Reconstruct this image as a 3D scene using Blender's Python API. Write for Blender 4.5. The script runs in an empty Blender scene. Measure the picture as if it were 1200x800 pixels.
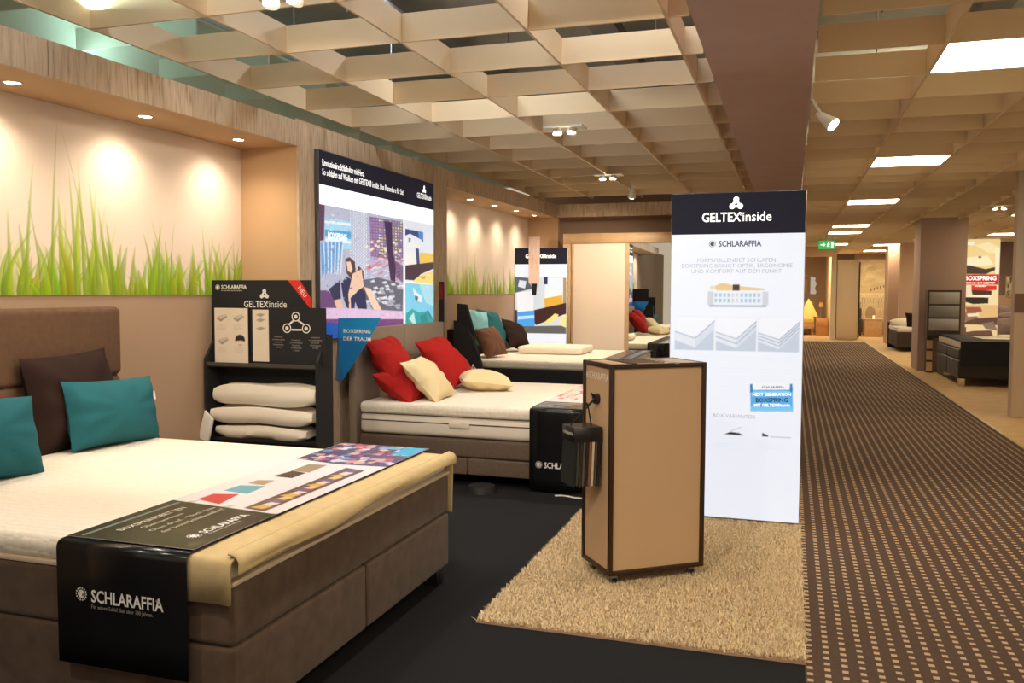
import bpy, bmesh, math, random
import numpy as np
from mathutils import Vector, Matrix
random.seed(4); RNG = np.random.default_rng(7)
PI = math.pi
S = bpy.context.scene
COL = S.collection
# ---------------------------------------------------------------- camera
def setup_camera():
    yaw, pit, roll = math.radians(17.9), math.radians(3.3), math.radians(0.2)
    fw = Vector((-math.sin(yaw)*math.cos(pit), math.cos(yaw)*math.cos(pit), -math.sin(pit)))
    r0 = Vector((math.cos(yaw), math.sin(yaw), 0)); u0 = r0.cross(fw)
    rt = r0*math.cos(roll)+u0*math.sin(roll); up = u0*math.cos(roll)-r0*math.sin(roll)
    cd = bpy.data.cameras.new('camera'); cd.sensor_width = 36; cd.lens = 1010/1200*36
    cd.clip_start = .05; cd.clip_end = 200
    co = bpy.data.objects.new('camera', cd); COL.objects.link(co)
    m = Matrix((rt, up, -fw)).transposed().to_4x4(); m.translation = (0, 0, 1.5)
    co.matrix_world = m; S.camera = co
setup_camera()
# ---------------------------------------------------------------- world + exposure
w = bpy.data.worlds.new('store_air'); S.world = w; w.use_nodes = True
w.node_tree.nodes['Background'].inputs[0].default_value = (1.0, .82, .62, 1)
w.node_tree.nodes['Background'].inputs[1].default_value = 0.55
S.view_settings.view_transform = 'Standard'; S.view_settings.look = 'None'
S.view_settings.gamma = 1; S.view_settings.use_curve_mapping = False
S.view_settings.exposure = 0.0
# ---------------------------------------------------------------- lights of the shop and added fill (energies)
WARM = (1.0, .74, .46); WARM2 = (1.0, .84, .64); COOL = (.72, .88, 1.0)
def light(kind, name, loc, energy, color, size=.1, target=None, spot=None, blend=.6, size_y=None):
    d = bpy.data.lights.new(name, kind); d.energy = energy; d.color = color
    if kind == 'AREA':
        d.size = size
        if size_y: d.shape = 'RECTANGLE'; d.size_y = size_y
    else: d.shadow_soft_size = size
    if kind == 'SPOT': d.spot_size = math.radians(spot); d.spot_blend = blend
    o = bpy.data.objects.new(name, d); COL.objects.link(o); o.location = loc
    if target is not None:
        o.rotation_euler = (Vector(target)-Vector(loc)).to_track_quat('-Z', 'Y').to_euler()
    return o
# ceiling spots of the bedroom bay with fixtures further down, then added fill spots without any
for loc, tgt, e in [((-2.3, 3.56, 2.84), (-2.7, 3.3, .6), 68), ((-1.9, 7.25, 2.84), (-2.4, 7.0, .6), 170),
                    ((-2.12, 10.3, 2.84), (-2.5, 10.6, .6), 210), ((-2.01, 11.20, 2.66), (-2.7, 12.6, 1.3), 150),
                    ((-1.2, 1.2, 2.84), (-.6, 4.6, .5), 170), ((-2.6, .9, 2.84), (-2.9, 3.2, .7), 75),
                    ((-1.2, 4.2, 2.84), (-.5, 5.3, 0), 45), ((-1.75, 3.0, 2.84), (-3.4, 5.2, .75), 120)]:
    light('SPOT', 'bay_spot_and_fill_light', loc, e, WARM2, .05, tgt, 95, .8)
light('SPOT', 'beam_spot_light', (.30, 6.50, 2.66), 70, WARM2, .04, (1.1, 6.0, 0), 80, .8)
# cool tubes lying above the louvre grid
light('AREA', 'tube_and_fill_light', (-4.3, 4.5, 3.0), 16, (.75,1,.9), 4.5, (-4.2, 4.6, 4), size_y=.1)  # unseen upward lamp added to brighten the green side panels
for loc in [(-2.2, 3.2, 3.75), (-2.2, 6.0, 3.75), (-.9, 4.6, 3.75)]:
    light('AREA', 'tube_and_fill_light', loc, 22, (.88,.94,1), 1.4, (loc[0], loc[1], 0), size_y=.1)
for loc, e in (((.45, 32.2, 2.85), 70), ((2.7, 31.6, 2.85), 60), ((4.2, 24.5, 2.85), 40), ((4.5, 20.0, 2.85), 45)): light('AREA', 'far_room_fill_light', loc, e, (1, .80, .50), .8, (loc[0], loc[1], 0))  # unseen area lights added to brighten the far rooms
light('AREA', 'louvre_fill_light', (-3.0, -1.0, 3.45), 14, COOL, 3.0, (-1.5, 9, 3.1), size_y=.7)  # unseen cool light added to brighten the louvre faces, no window built

# ================================================================ materials
MATS = {}
def mat(name, col, rough=.6, metal=0., noise=0., nscale=30., bump=0., bscale=200., emit=0., spec=.5, sheen=0., alpha=None, coat=0.):
    if name in MATS: return MATS[name]
    m = bpy.data.materials.new(name); m.use_nodes = True; nt = m.node_tree; b = nt.nodes['Principled BSDF']
    b.inputs['Base Color'].default_value = (*col, 1); b.inputs['Roughness'].default_value = rough
    b.inputs['Metallic'].default_value = metal; b.inputs['Specular IOR Level'].default_value = spec
    if sheen: b.inputs['Sheen Weight'].default_value = sheen
    if coat: b.inputs['Coat Weight'].default_value = coat
    tc = nt.nodes.new('ShaderNodeTexCoord')
    if noise:
        n = nt.nodes.new('ShaderNodeTexNoise'); n.inputs['Scale'].default_value = nscale; n.inputs['Detail'].default_value = 4
        nt.links.new(tc.outputs['Object'], n.inputs['Vector'])
        r = nt.nodes.new('ShaderNodeMapRange'); r.inputs[1].default_value = .3; r.inputs[2].default_value = .7
        r.inputs[3].default_value = 1-noise; r.inputs[4].default_value = 1+noise
        nt.links.new(n.outputs['Fac'], r.inputs[0])
        v = nt.nodes.new('ShaderNodeVectorMath'); v.operation = 'SCALE'; v.inputs[0].default_value = col
        nt.links.new(r.outputs[0], v.inputs['Scale']); nt.links.new(v.outputs[0], b.inputs['Base Color'])
    if bump:
        n = nt.nodes.new('ShaderNodeTexNoise'); n.inputs['Scale'].default_value = bscale; n.inputs['Detail'].default_value = 3
        nt.links.new(tc.outputs['Object'], n.inputs['Vector'])
        bp = nt.nodes.new('ShaderNodeBump'); bp.inputs['Strength'].default_value = bump; bp.inputs['Distance'].default_value = .004
        nt.links.new(n.outputs['Fac'], bp.inputs['Height']); nt.links.new(bp.outputs[0], b.inputs['Normal'])
    if emit:
        b.inputs['Emission Color'].default_value = (*col, 1); b.inputs['Emission Strength'].default_value = emit
    MATS[name] = m; return m
def print_mat(name, emit=0., rough=.5, spec=.5):
    """flat print: colour comes from the print's own colour attribute; emit>0 = backlit"""
    if name in MATS: return MATS[name]
    m = bpy.data.materials.new(name); m.use_nodes = True; nt = m.node_tree; b = nt.nodes['Principled BSDF']
    a = nt.nodes.new('ShaderNodeAttribute'); a.attribute_name = 'ink'
    nt.links.new(a.outputs['Color'], b.inputs['Base Color']); b.inputs['Roughness'].default_value = rough
    b.inputs['Specular IOR Level'].default_value = spec
    if emit:
        nt.links.new(a.outputs['Color'], b.inputs['Emission Color']); b.inputs['Emission Strength'].default_value = emit
        v = nt.nodes.new('ShaderNodeVectorMath'); v.operation = 'SCALE'; v.inputs['Scale'].default_value = .25
        nt.links.new(a.outputs['Color'], v.inputs[0]); nt.links.new(v.outputs[0], b.inputs['Base Color'])
    MATS[name] = m; return m
def wood_mat():
    m = bpy.data.materials.new('pale_larch'); m.use_nodes = True; nt = m.node_tree; b = nt.nodes['Principled BSDF']
    L = nt.links; N = nt.nodes
    geo = N.new('ShaderNodeNewGeometry'); oi = N.new('ShaderNodeObjectInfo')
    add = N.new('ShaderNodeVectorMath'); add.operation = 'MULTIPLY_ADD'
    comb = N.new('ShaderNodeCombineXYZ')
    for i in range(3): L.new(oi.outputs['Random'], comb.inputs[i])
    add.inputs[1].default_value = (37, 21, 53)
    L.new(comb.outputs[0], add.inputs[0]); L.new(geo.outputs['Position'], add.inputs[2])
    mp = N.new('ShaderNodeMapping'); mp.inputs['Scale'].default_value = (9, 9, 1.1); L.new(add.outputs[0], mp.inputs[0])
    n1 = N.new('ShaderNodeTexNoise'); n1.inputs['Scale'].default_value = 1.0; n1.inputs['Detail'].default_value = 3; n1.inputs['Distortion'].default_value = .4
    L.new(mp.outputs[0], n1.inputs['Vector'])
    ms = N.new('ShaderNodeMath'); ms.operation = 'MULTIPLY'; ms.inputs[1].default_value = 60; L.new(n1.outputs['Fac'], ms.inputs[0])
    sn = N.new('ShaderNodeMath'); sn.operation = 'SINE'; L.new(ms.outputs[0], sn.inputs[0])
    n2 = N.new('ShaderNodeTexNoise'); n2.inputs['Scale'].default_value = 6; n2.inputs['Detail'].default_value = 5; L.new(mp.outputs[0], n2.inputs['Vector'])
    n3 = N.new('ShaderNodeTexNoise'); n3.inputs['Scale'].default_value = 2.5; L.new(add.outputs[0], n3.inputs['Vector'])
    mk = N.new('ShaderNodeMapRange'); mk.inputs[1].default_value = .45; mk.inputs[2].default_value = .7; L.new(n3.outputs['Fac'], mk.inputs[0])
    mm = N.new('ShaderNodeMath'); mm.operation = 'MULTIPLY'; L.new(sn.outputs[0], mm.inputs[0]); L.new(mk.outputs[0], mm.inputs[1])
    ad = N.new('ShaderNodeMath'); ad.operation = 'MULTIPLY_ADD'; ad.inputs[1].default_value = .13; L.new(mm.outputs[0], ad.inputs[0]); L.new(n2.outputs['Fac'], ad.inputs[2])
    cr = N.new('ShaderNodeValToRGB'); e = cr.color_ramp.elements
    e[0].position = .20; e[0].color = (.27, .18, .11, 1); e[1].position = .72; e[1].color = (.62, .475, .335, 1)
    x = e.new(.42); x.color = (.50, .37, .25, 1)
    L.new(ad.outputs[0], cr.inputs[0])
    rr = N.new('ShaderNodeMapRange'); rr.inputs[3].default_value = .93; rr.inputs[4].default_value = 1.06; L.new(oi.outputs['Random'], rr.inputs[0])
    sc = N.new('ShaderNodeVectorMath'); sc.operation = 'SCALE'; L.new(cr.outputs[0], sc.inputs[0]); L.new(rr.outputs[0], sc.inputs['Scale'])
    L.new(sc.outputs[0], b.inputs['Base Color']); b.inputs['Roughness'].default_value = .55
    bp = N.new('ShaderNodeBump'); bp.inputs['Strength'].default_value = .25; bp.inputs['Distance'].default_value = .003
    L.new(ad.outputs[0], bp.inputs['Height']); L.new(bp.outputs[0], b.inputs['Normal'])
    return m
WOOD = wood_mat()
def aisle_mat():
    """brown woven carpet with rows of small beige dashes"""
    m = bpy.data.materials.new('aisle_carpet'); m.use_nodes = True; nt = m.node_tree; b = nt.nodes['Principled BSDF']
    L = nt.links; N = nt.nodes
    geo = N.new('ShaderNodeNewGeometry'); sp = N.new('ShaderNodeSeparateXYZ'); L.new(geo.outputs['Position'], sp.inputs[0])
    nz = N.new('ShaderNodeTexNoise'); nz.inputs['Scale'].default_value = 40; L.new(geo.outputs['Position'], nz.inputs['Vector'])
    def band(axis, period, off, frac):
        a = N.new('ShaderNodeMath'); a.operation = 'ADD'; a.inputs[1].default_value = off+period*4000; L.new(sp.outputs[axis], a.inputs[0])
        d = N.new('ShaderNodeMath'); d.operation = 'DIVIDE'; d.inputs[1].default_value = period; L.new(a.outputs[0], d.inputs[0])
        f = N.new('ShaderNodeMath'); f.operation = 'FRACT'; L.new(d.outputs[0], f.inputs[0])
        l = N.new('ShaderNodeMath'); l.operation = 'LESS_THAN'; l.inputs[1].default_value = frac; L.new(f.outputs[0], l.inputs[0])
        return l
    bx, by = band('X', .067, -.092, .34), band('Y', .0585, 0, .43)
    mu = N.new('ShaderNodeMath'); mu.operation = 'MULTIPLY'; L.new(bx.outputs[0], mu.inputs[0]); L.new(by.outputs[0], mu.inputs[1])
    mx = N.new('ShaderNodeMix'); mx.data_type = 'RGBA'; L.new(mu.outputs[0], mx.inputs[0])
    mx.inputs[6].default_value = (.092, .056, .040, 1); mx.inputs[7].default_value = (.52, .365, .225, 1)
    mr = N.new('ShaderNodeMapRange'); mr.inputs[3].default_value = .8; mr.inputs[4].default_value = 1.2; L.new(nz.outputs['Fac'], mr.inputs[0])
    v = N.new('ShaderNodeVectorMath'); v.operation = 'SCALE'; L.new(mx.outputs[2], v.inputs[0]); L.new(mr.outputs[0], v.inputs['Scale'])
    L.new(v.outputs[0], b.inputs['Base Color']); b.inputs['Roughness'].default_value = .9; b.inputs['Specular IOR Level'].default_value = .15
    bp = N.new('ShaderNodeBump'); bp.inputs['Strength'].default_value = .4; bp.inputs['Distance'].default_value = .003
    L.new(nz.outputs['Fac'], bp.inputs['Height']); L.new(bp.outputs[0], b.inputs['Normal'])
    return m
def quilt_mat():
    """white quilted mattress cover: puffy diamond stitching as fine relief"""
    m = bpy.data.materials.new('quilted_white'); m.use_nodes = True; nt = m.node_tree; b = nt.nodes['Principled BSDF']
    L = nt.links; N = nt.nodes
    b.inputs['Base Color'].default_value = (.84, .76, .64, 1); b.inputs['Roughness'].default_value = .85
    tc = N.new('ShaderNodeTexCoord')
    vo = N.new('ShaderNodeTexVoronoi'); vo.inputs['Scale'].default_value = 26; vo.inputs['Randomness'].default_value = .35
    L.new(tc.outputs['Object'], vo.inputs['Vector'])
    bp = N.new('ShaderNodeBump'); bp.inputs['Strength'].default_value = .55; bp.inputs['Distance'].default_value = .013; bp.invert = True
    L.new(vo.outputs['Distance'], bp.inputs['Height']); L.new(bp.outputs[0], b.inputs['Normal'])
    return m
QUILT = quilt_mat()
M_BLACKCARPET = mat('black_needle_carpet', (.013, .013, .015), .95, noise=.5, nscale=300, bump=.3, bscale=400, spec=.2)
M_TANFLOOR = mat('tan_floor', (.60, .39, .19), .7, noise=.08, nscale=6, spec=.25)
M_LOUVRE = mat('louvre_cream', (.82, .635, .40), .5)
M_SLAB = mat('plenum_slab', (.42, .45, .42), .9, noise=.1, nscale=3)
M_STEEL = mat('grey_steel', (.35, .37, .38), .4, .8)
M_BEAM = mat('beam_mauve_brown', (.56, .39, .335), .85, noise=.04, nscale=4)
M_NICHE = mat('niche_plaster', (.54, .35, .19), .8)
M_LOWER = mat('lower_wall_beige', (.44, .295, .195), .75)
M_BLACK = mat('black_plastic', (.012, .012, .013), .35)
M_BLACKM = mat('black_matt', (.010, .010, .012), .8)
M_WHITE = mat('white_ink', (.85, .82, .78), .6)
M_CREAM = mat('cream_laminate', (.60, .40, .235), .6)
M_BROWNTRIM = mat('dark_brown_trim', (.035, .015, .008), .35)
M_FAB_BROWN = mat('brown_upholstery', (.105, .064, .041), .9, noise=.22, nscale=14, bump=.35, bscale=500, spec=.2, sheen=.2)
M_FAB_TAUPE = mat('taupe_upholstery', (.135, .096, .072), .9, noise=.1, nscale=60, bump=.3, bscale=500, spec=.2)
M_FAB_TEAL = mat('teal_cotton', (.018, .118, .145), .9, noise=.05, nscale=90, bump=.25, bscale=600, spec=.2)
M_FAB_LBLUE = mat('light_blue_cotton', (.22, .52, .56), .9, bump=.2, bscale=600)
M_FAB_DKBR = mat('dark_brown_cotton', (.026, .012, .009), .9, bump=.25, bscale=600, spec=.2)
M_FAB_MBR = mat('mid_brown_cotton', (.16, .075, .045), .9, bump=.25, bscale=600, spec=.2)
M_FAB_RED = mat('red_cotton', (.38, .014, .012), .9, bump=.25, bscale=600, spec=.2)
M_FAB_CREAM = mat('cream_cotton', (.78, .64, .38), .9, bump=.2, bscale=600, spec=.2)
M_GOLD = mat('gold_beige_blanket', (.66, .50, .27), .95, noise=.05, nscale=20, bump=.3, bscale=700, spec=.15)
M_MATTR = mat('mattress_white', (.80, .72, .62), .85, bump=.3, bscale=60)
M_PILLOWW = mat('foam_pillow_white', (.86, .78, .66), .85, bump=.15, bscale=40)
M_PIPING = mat('dark_piping', (.06, .04, .03), .7)
M_CHROME = mat('chrome', (.8, .8, .8), .15, 1.0)
M_BLUECARD = mat('blue_card', (.010, .16, .42), .3)
M_BLUECARD2 = mat('blue_card_light', (.015, .26, .60), .3)
M_GLOSSBLACK = mat('gloss_black_print', (.008, .008, .009), .22)
M_LAMP = mat('lamp_glow', (1, .88, .68), .5, emit=30.)
M_TRIMWHITE = mat('white_metal', (.75, .72, .66), .4)
M_WARDWOOD = mat('light_beech', (.56, .36, .19), .5, noise=.08, nscale=8)
M_WARDCREAM = mat('wardrobe_cream', (.86, .71, .58), .35)
M_MIRROR = mat('mirror_glass', (.86, .88, .84), .01, 1.0)
P_PRINT = print_mat('printed_paper', 0, .45)
P_GLOSS = print_mat('printed_gloss', 0, .25)
P_MURAL = print_mat('printed_wallpaper', 0, .8, .2)
P_LIT = print_mat('backlit_print', .85, .4)

# ================================================================ mesh helpers
class MB:
    def __init__(s): s.v = []; s.f = []
    def add(s, vs, fs):
        o = len(s.v); s.v += [tuple(v) for v in vs]; s.f += [tuple(i+o for i in f) for f in fs]; return s
    def box(s, a, b):
        x0, y0, z0 = a; x1, y1, z1 = b
        return s.add([(x0,y0,z0),(x1,y0,z0),(x1,y1,z0),(x0,y1,z0),(x0,y0,z1),(x1,y0,z1),(x1,y1,z1),(x0,y1,z1)],
                     [(0,3,2,1),(4,5,6,7),(0,1,5,4),(1,2,6,5),(2,3,7,6),(3,0,4,7)])
    def prism(s, pts, off):
        """planar polygon pts (3D) extruded by vector off"""
        n = len(pts); off = Vector(off); p = [Vector(q) for q in pts]; q = [a+off for a in p]
        return s.add(p+q, [tuple(range(n-1,-1,-1)), tuple(range(n,2*n))]+[(i,(i+1)%n,(i+1)%n+n,i+n) for i in range(n)])
    def tube(s, a, b, r, n=10, r2=None):
        a, b = Vector(a), Vector(b); d = (b-a).normalized(); r2 = r if r2 is None else r2
        u = d.orthogonal().normalized(); w_ = d.cross(u)
        A = [a+(u*math.cos(2*PI*i/n)+w_*math.sin(2*PI*i/n))*r for i in range(n)]
        B = [b+(u*math.cos(2*PI*i/n)+w_*math.sin(2*PI*i/n))*r2 for i in range(n)]
        return s.add(A+B, [tuple(range(n-1,-1,-1)), tuple(range(n,2*n))]+[(i,(i+1)%n,(i+1)%n+n,i+n) for i in range(n)])
    def path(s, pts, r, n=8):
        for a, b in zip(pts[:-1], pts[1:]): s.tube(a, b, r, n)
        return s
    def build(s, name, m, parent=None, smooth=False, bevel=0., seg=2):
        me = bpy.data.meshes.new(name); me.from_pydata(s.v, [], s.f)
        if bevel:
            bm = bmesh.new(); bm.from_mesh(me); bmesh.ops.remove_doubles(bm, verts=bm.verts, dist=1e-6)
            es = [e for e in bm.edges if e.is_manifold and e.calc_face_angle(0) > .5]
            bmesh.ops.bevel(bm, geom=es, offset=bevel, segments=seg, affect='EDGES', profile=.6, clamp_overlap=True)
            bm.to_mesh(me); bm.free(); smooth = True
        return fin(name, me, m, parent, smooth)
def fin(name, me, m, parent=None, smooth=False):
    me.materials.append(m)
    if smooth:
        me.shade_smooth(); me.set_sharp_from_angle(angle=math.radians(45))
    me.update()
    o = bpy.data.objects.new(name, me); COL.objects.link(o)
    if parent is not None: o.parent = parent
    return o
def tag(o, label=None, cat=None, group=None, kind=None):
    if label: o['label'] = label
    if cat: o['category'] = cat
    if group: o['group'] = group
    if kind: o['kind'] = kind
    return o
def thing(name, label, cat, loc=(0,0,0), rz=0., group=None):
    o = bpy.data.objects.new(name, None); COL.objects.link(o); o.empty_display_size = .1
    o.location = loc; o.rotation_euler = (0, 0, rz)
    return tag(o, label, cat, group)
def frame(o, u, n):
    """local x=u (right), y=up-ish, z=n (towards the reader)"""
    u = Vector(u).normalized(); n = Vector(n).normalized(); v = n.cross(u)
    m = Matrix((u, v, n)).transposed().to_4x4(); m.translation = Vector(o); return m
def text_mb(lines, m, mat_, name='lettering', parent=None, kind=None):
    """lines: (string, x, y, size, align, bold, squash); joined into one flat mesh"""
    V, Fc = [], []
    for ln in lines:
        st, x, y, sz, al, bold, sq = (list(ln)+[1.0])[:7]
        cu = bpy.data.curves.new('t', 'FONT'); cu.body = st; cu.size = sz; cu.align_x = al; cu.offset = bold*sz
        cu.resolution_u = 2; cu.fill_mode = 'FRONT'
        ob = bpy.data.objects.new('t', cu); COL.objects.link(ob)
        dg = bpy.context.evaluated_depsgraph_get(); me = bpy.data.meshes.new_from_object(ob.evaluated_get(dg))
        o = len(V)
        for v in me.vertices: V.append(m @ Vector((x+v.co.x*sq, y+v.co.y, 0)))
        for p in me.polygons: Fc.append([i+o for i in p.vertices])
        bpy.data.objects.remove(ob); bpy.data.curves.remove(cu); bpy.data.meshes.remove(me)
    me = bpy.data.meshes.new(name); me.from_pydata(V, [], Fc)
    o = fin(name, me, mat_, parent)
    return o
def ring(mb, m, cx, cy, r0, r1, n=20):
    V = []; Fc = []
    for i in range(n):
        a = 2*PI*i/n
        V += [m@Vector((cx+r0*math.cos(a), cy+r0*math.sin(a), 0)), m@Vector((cx+r1*math.cos(a), cy+r1*math.sin(a), 0))]
    for i in range(n):
        j = (i+1) % n; Fc.append((2*i, 2*i+1, 2*j+1, 2*j))
    mb.add(V, Fc)
def knot_logo(m, cx, cy, s, mat_, parent, name='emblem', hollow=True):
    """three joined lobes"""
    mb = MB(); pts = [(0, .58), (-.5, -.29), (.5, -.29)]
    for k, (x, y) in enumerate(pts):
        ring(mb, m, cx+x*s, cy+y*s, .0 if not hollow else .001, .36*s, 18)
    for k in range(3):
        a = Vector(pts[k]); b = Vector(pts[(k+1) % 3]); d = (b-a).normalized(); n_ = Vector((-d.y, d.x))
        mid = (a+b)/2; cdir = -mid.normalized()
        q = [a+n_*.16, b+n_*.16, b-n_*.16, a-n_*.16]
        mb.add([m@Vector((cx+p.x*s, cy+p.y*s, .0002)) for p in q], [(0,1,2,3)])
    return mb.build(name, mat_, parent)
def round_logo(m, cx, cy, s, mat_, parent, name='emblem'):
    mb = MB()
    for k in range(14):
        a = 2*PI*k/14; mb.add([m@Vector((cx+s*r*math.cos(a+da), cy+s*r*math.sin(a+da), 0)) for r, da in ((.78,-.12),(1,-.12),(1,.12),(.78,.12))], [(0,1,2,3)])
    ring(mb, m, cx, cy, .42*s, .62*s, 16)
    mb.add([m@Vector((cx+s*x, cy+s*y, .0001)) for x, y in ((-.5,.1),(.1,.5),(.5,.3),(.15,0),(.2,-.5),(-.2,-.4))], [tuple(range(6))])
    return mb.build(name, mat_, parent)
def pillow_mesh(wd, ht, th, seed, n=22, pinch=.055, wr=1.0):
    r = np.random.default_rng(seed); ph = r.uniform(0, 6.28, 8)
    u = np.linspace(-1, 1, n); V = []; Fc = []
    def P(a, b, s):
        x = a*wd/2*(1-pinch*(1-b*b)*abs(a)**3*1.0); y = b*ht/2*(1-pinch*(1-a*a)*abs(b)**3)
        t = max(0, (1-abs(a)**2.6)*(1-abs(b)**2.6))**.62*th/2*1.42
        t *= 1+.10*wr*math.sin(3*a+ph[0]+2*b)*math.cos(2.3*b+ph[1])
        e = max(0, 1-max(abs(a), abs(b)))
        t += wr*.010*math.sin(9*math.atan2(b, a)+ph[2])*min(1, math.hypot(a, b))*min(1, e*5)
        bend = .05*wr*th*math.sin(2*a+ph[3])
        return (s*t+bend, x, y)
    idx = {}
    for s in (1, -1):
        for i, a in enumerate(u):
            for j, b in enumerate(u):
                if s == -1 and (i in (0, n-1) or j in (0, n-1)): idx[s, i, j] = idx[1, i, j]; continue
                idx[s, i, j] = len(V); V.append(P(a, b, s))
    for s in (1, -1):
        for i in range(n-1):
            for j in range(n-1):
                q = (idx[s,i,j], idx[s,i+1,j], idx[s,i+1,j+1], idx[s,i,j+1]); Fc.append(q if s == 1 else q[::-1])
    me = bpy.data.meshes.new('cushion'); me.from_pydata(V, [], Fc); return me
def cushion(label, loc, wd, ht, th, m, yaw=0, lean=20, roll=0, seed=1, group=None, name='cushion', cat='cushion', wr=1., tagc=None):
    me = pillow_mesh(wd, ht, th, seed, wr=wr)
    o = fin(name, me, m, None, True); me.name = name
    R = Matrix.Rotation(math.radians(yaw), 4, 'Z') @ Matrix.Rotation(math.radians(-lean), 4, 'Y') @ Matrix.Rotation(math.radians(roll), 4, 'X')
    R.translation = loc; o.matrix_world = R
    tag(o, label, cat, group)
    if tagc: MB().box((-.002, wd/2-.01, ht*tagc), (.002, wd/2+.02, ht*tagc+.05)).build('care_tag', M_WHITE, o)
    return o
def soft_box(a, b, r, name, m, parent, seg=4, sub=None):
    return MB().box(a, b).build(name, m, parent, bevel=r, seg=seg)
# --- flat prints as colour grids --------------------------------------------------
def raster(name, img, m, mat_, wd, ht, parent=None):
    """img[h,w,3] linear colour, row 0 = bottom; laid on frame m, origin bottom-left"""
    h, w_, _ = img.shape
    xs = np.linspace(0, wd, w_); ys = np.linspace(0, ht, h)
    gx, gy = np.meshgrid(xs, ys); P = np.stack([gx.ravel(), gy.ravel(), np.zeros(h*w_), np.ones(h*w_)], 1)
    co = (P @ np.array(m).T)[:, :3]
    i = np.arange(h-1)[:, None]*w_+np.arange(w_-1)[None, :]; i = i.ravel()
    q = np.stack([i, i+1, i+w_+1, i+w_], 1).astype(np.int32)
    me = bpy.data.meshes.new(name); me.vertices.add(h*w_); me.vertices.foreach_set('co', co.ravel().astype(np.float32))
    me.loops.add(q.size); me.loops.foreach_set('vertex_index', q.ravel())
    me.polygons.add(len(q)); me.polygons.foreach_set('loop_start', np.arange(0, q.size, 4, dtype=np.int32))
    me.update(calc_edges=True)
    at = me.color_attributes.new('ink', 'FLOAT_COLOR', 'POINT')
    at.data.foreach_set('color', np.concatenate([img.reshape(-1, 3), np.ones((h*w_, 1))], 1).ravel().astype(np.float32))
    return fin(name, me, mat_, parent)
def canvas(w_, h, col): return np.ones((h, w_, 3))*np.array(col)
def fill(img, poly, col, a=1., soft=1.):
    """poly in 0..1 (x right, y up)"""
    h, w_, _ = img.shape; p = np.array(poly, float)*[w_-1, h-1]
    x0, x1 = max(0, int(p[:,0].min())-2), min(w_, int(p[:,0].max())+3); y0, y1 = max(0, int(p[:,1].min())-2), min(h, int(p[:,1].max())+3)
    if x1 <= x0 or y1 <= y0: return
    ss = 3; acc = np.zeros((y1-y0, x1-x0))
    for sx in range(ss):
        for sy in range(ss):
            X = np.arange(x0, x1)[None, :]+(sx+.5)/ss-.5; Y = np.arange(y0, y1)[:, None]+(sy+.5)/ss-.5
            ins = np.zeros((y1-y0, x1-x0), bool); n = len(p)
            for k in range(n):
                ax, ay = p[k]; bx, by = p[(k+1) % n]
                if ay == by: continue
                c = ((ay > Y) != (by > Y)) & (X < (bx-ax)*(Y-ay)/(by-ay)+ax); ins ^= c
            acc += ins
    acc = acc/ss/ss*a; sub = img[y0:y1, x0:x1]
    sub[:] = sub*(1-acc[..., None])+np.array(col)*acc[..., None]
def rect(img, x0, y0, x1, y1, col, a=1.): fill(img, [(x0,y0),(x1,y0),(x1,y1),(x0,y1)], col, a)
def disc(img, cx, cy, rx, ry, col, a=1.): fill(img, [(cx+rx*math.cos(t), cy+ry*math.sin(t)) for t in np.linspace(0, 2*PI, 17)[:-1]], col, a)
def stroke(img, a, b, wd, col, al=1.):
    h, w_, _ = img.shape; asp = w_/h; d = np.array([(b[0]-a[0])*asp, b[1]-a[1]]); L = np.hypot(*d)+1e-9; n = np.array([-d[1]/asp, d[0]])/L*wd/2
    n = np.array([-d[1]/L/asp, d[0]/L])*wd/2
    fill(img, [(a[0]+n[0],a[1]+n[1]),(b[0]+n[0],b[1]+n[1]),(b[0]-n[0],b[1]-n[1]),(a[0]-n[0],a[1]-n[1])], col, al)
def speckle(img, x0, y0, x1, y1, cols, n, s, seed=0, al=.8):
    r = np.random.default_rng(seed)
    for _ in range(n):
        cx, cy = r.uniform(x0, x1), r.uniform(y0, y1); a = r.uniform(0, 6.28); k = r.integers(3, 6)
        fill(img, [(min(x1,max(x0,cx+s*r.uniform(.4,1)*math.cos(a+t))), min(y1,max(y0,cy+s*1.3*r.uniform(.4,1)*math.sin(a+t)))) for t in np.linspace(0, 2*PI, k+1)[:-1]], cols[r.integers(len(cols))], al)
def copy_tree(o, parent=None):
    c = o.copy(); COL.objects.link(c)
    if parent is not None: c.parent = parent
    for ch in list(o.children): copy_tree(ch, c)
    return c

# ================================================================ SETTING
def struct(o): o['kind'] = 'structure'; return o
XF = -3.45; XM = -3.95          # timber front plane, mural wall plane
YC = 12.87                      # cross wall
ZG = 2.90; GH = .16             # louvre grid underside, depth
AX0, AX1 = .085, 2.17           # aisle carpet
def ftop(y): return 2.705+.0130*(y-3)
def fbot(y): return ftop(y)-.175-.002*(y-3)
fl = struct(MB().box((-6, -5, -.12), (12, 44, -.012)).build('floor', M_TANFLOOR))
MB().box((-4.6, -5, -.012), (AX0, 14.2, 0)).build('black_carpet', M_BLACKCARPET, fl)
MB().box((AX0, -5, -.012), (AX1, 28.4, 0)).build('aisle_carpet', aisle_mat(), fl)
MB().box((AX1, -5, -.012), (12, 44, -.004)).build('tan_carpet', M_TANFLOOR, fl)
MB().box((AX1, -5, -.004), (AX1+.03, 28.4, .004)).build('carpet_edge_strip', mat('brass_edge', (.5, .34, .16), .4, .5), fl)
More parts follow.
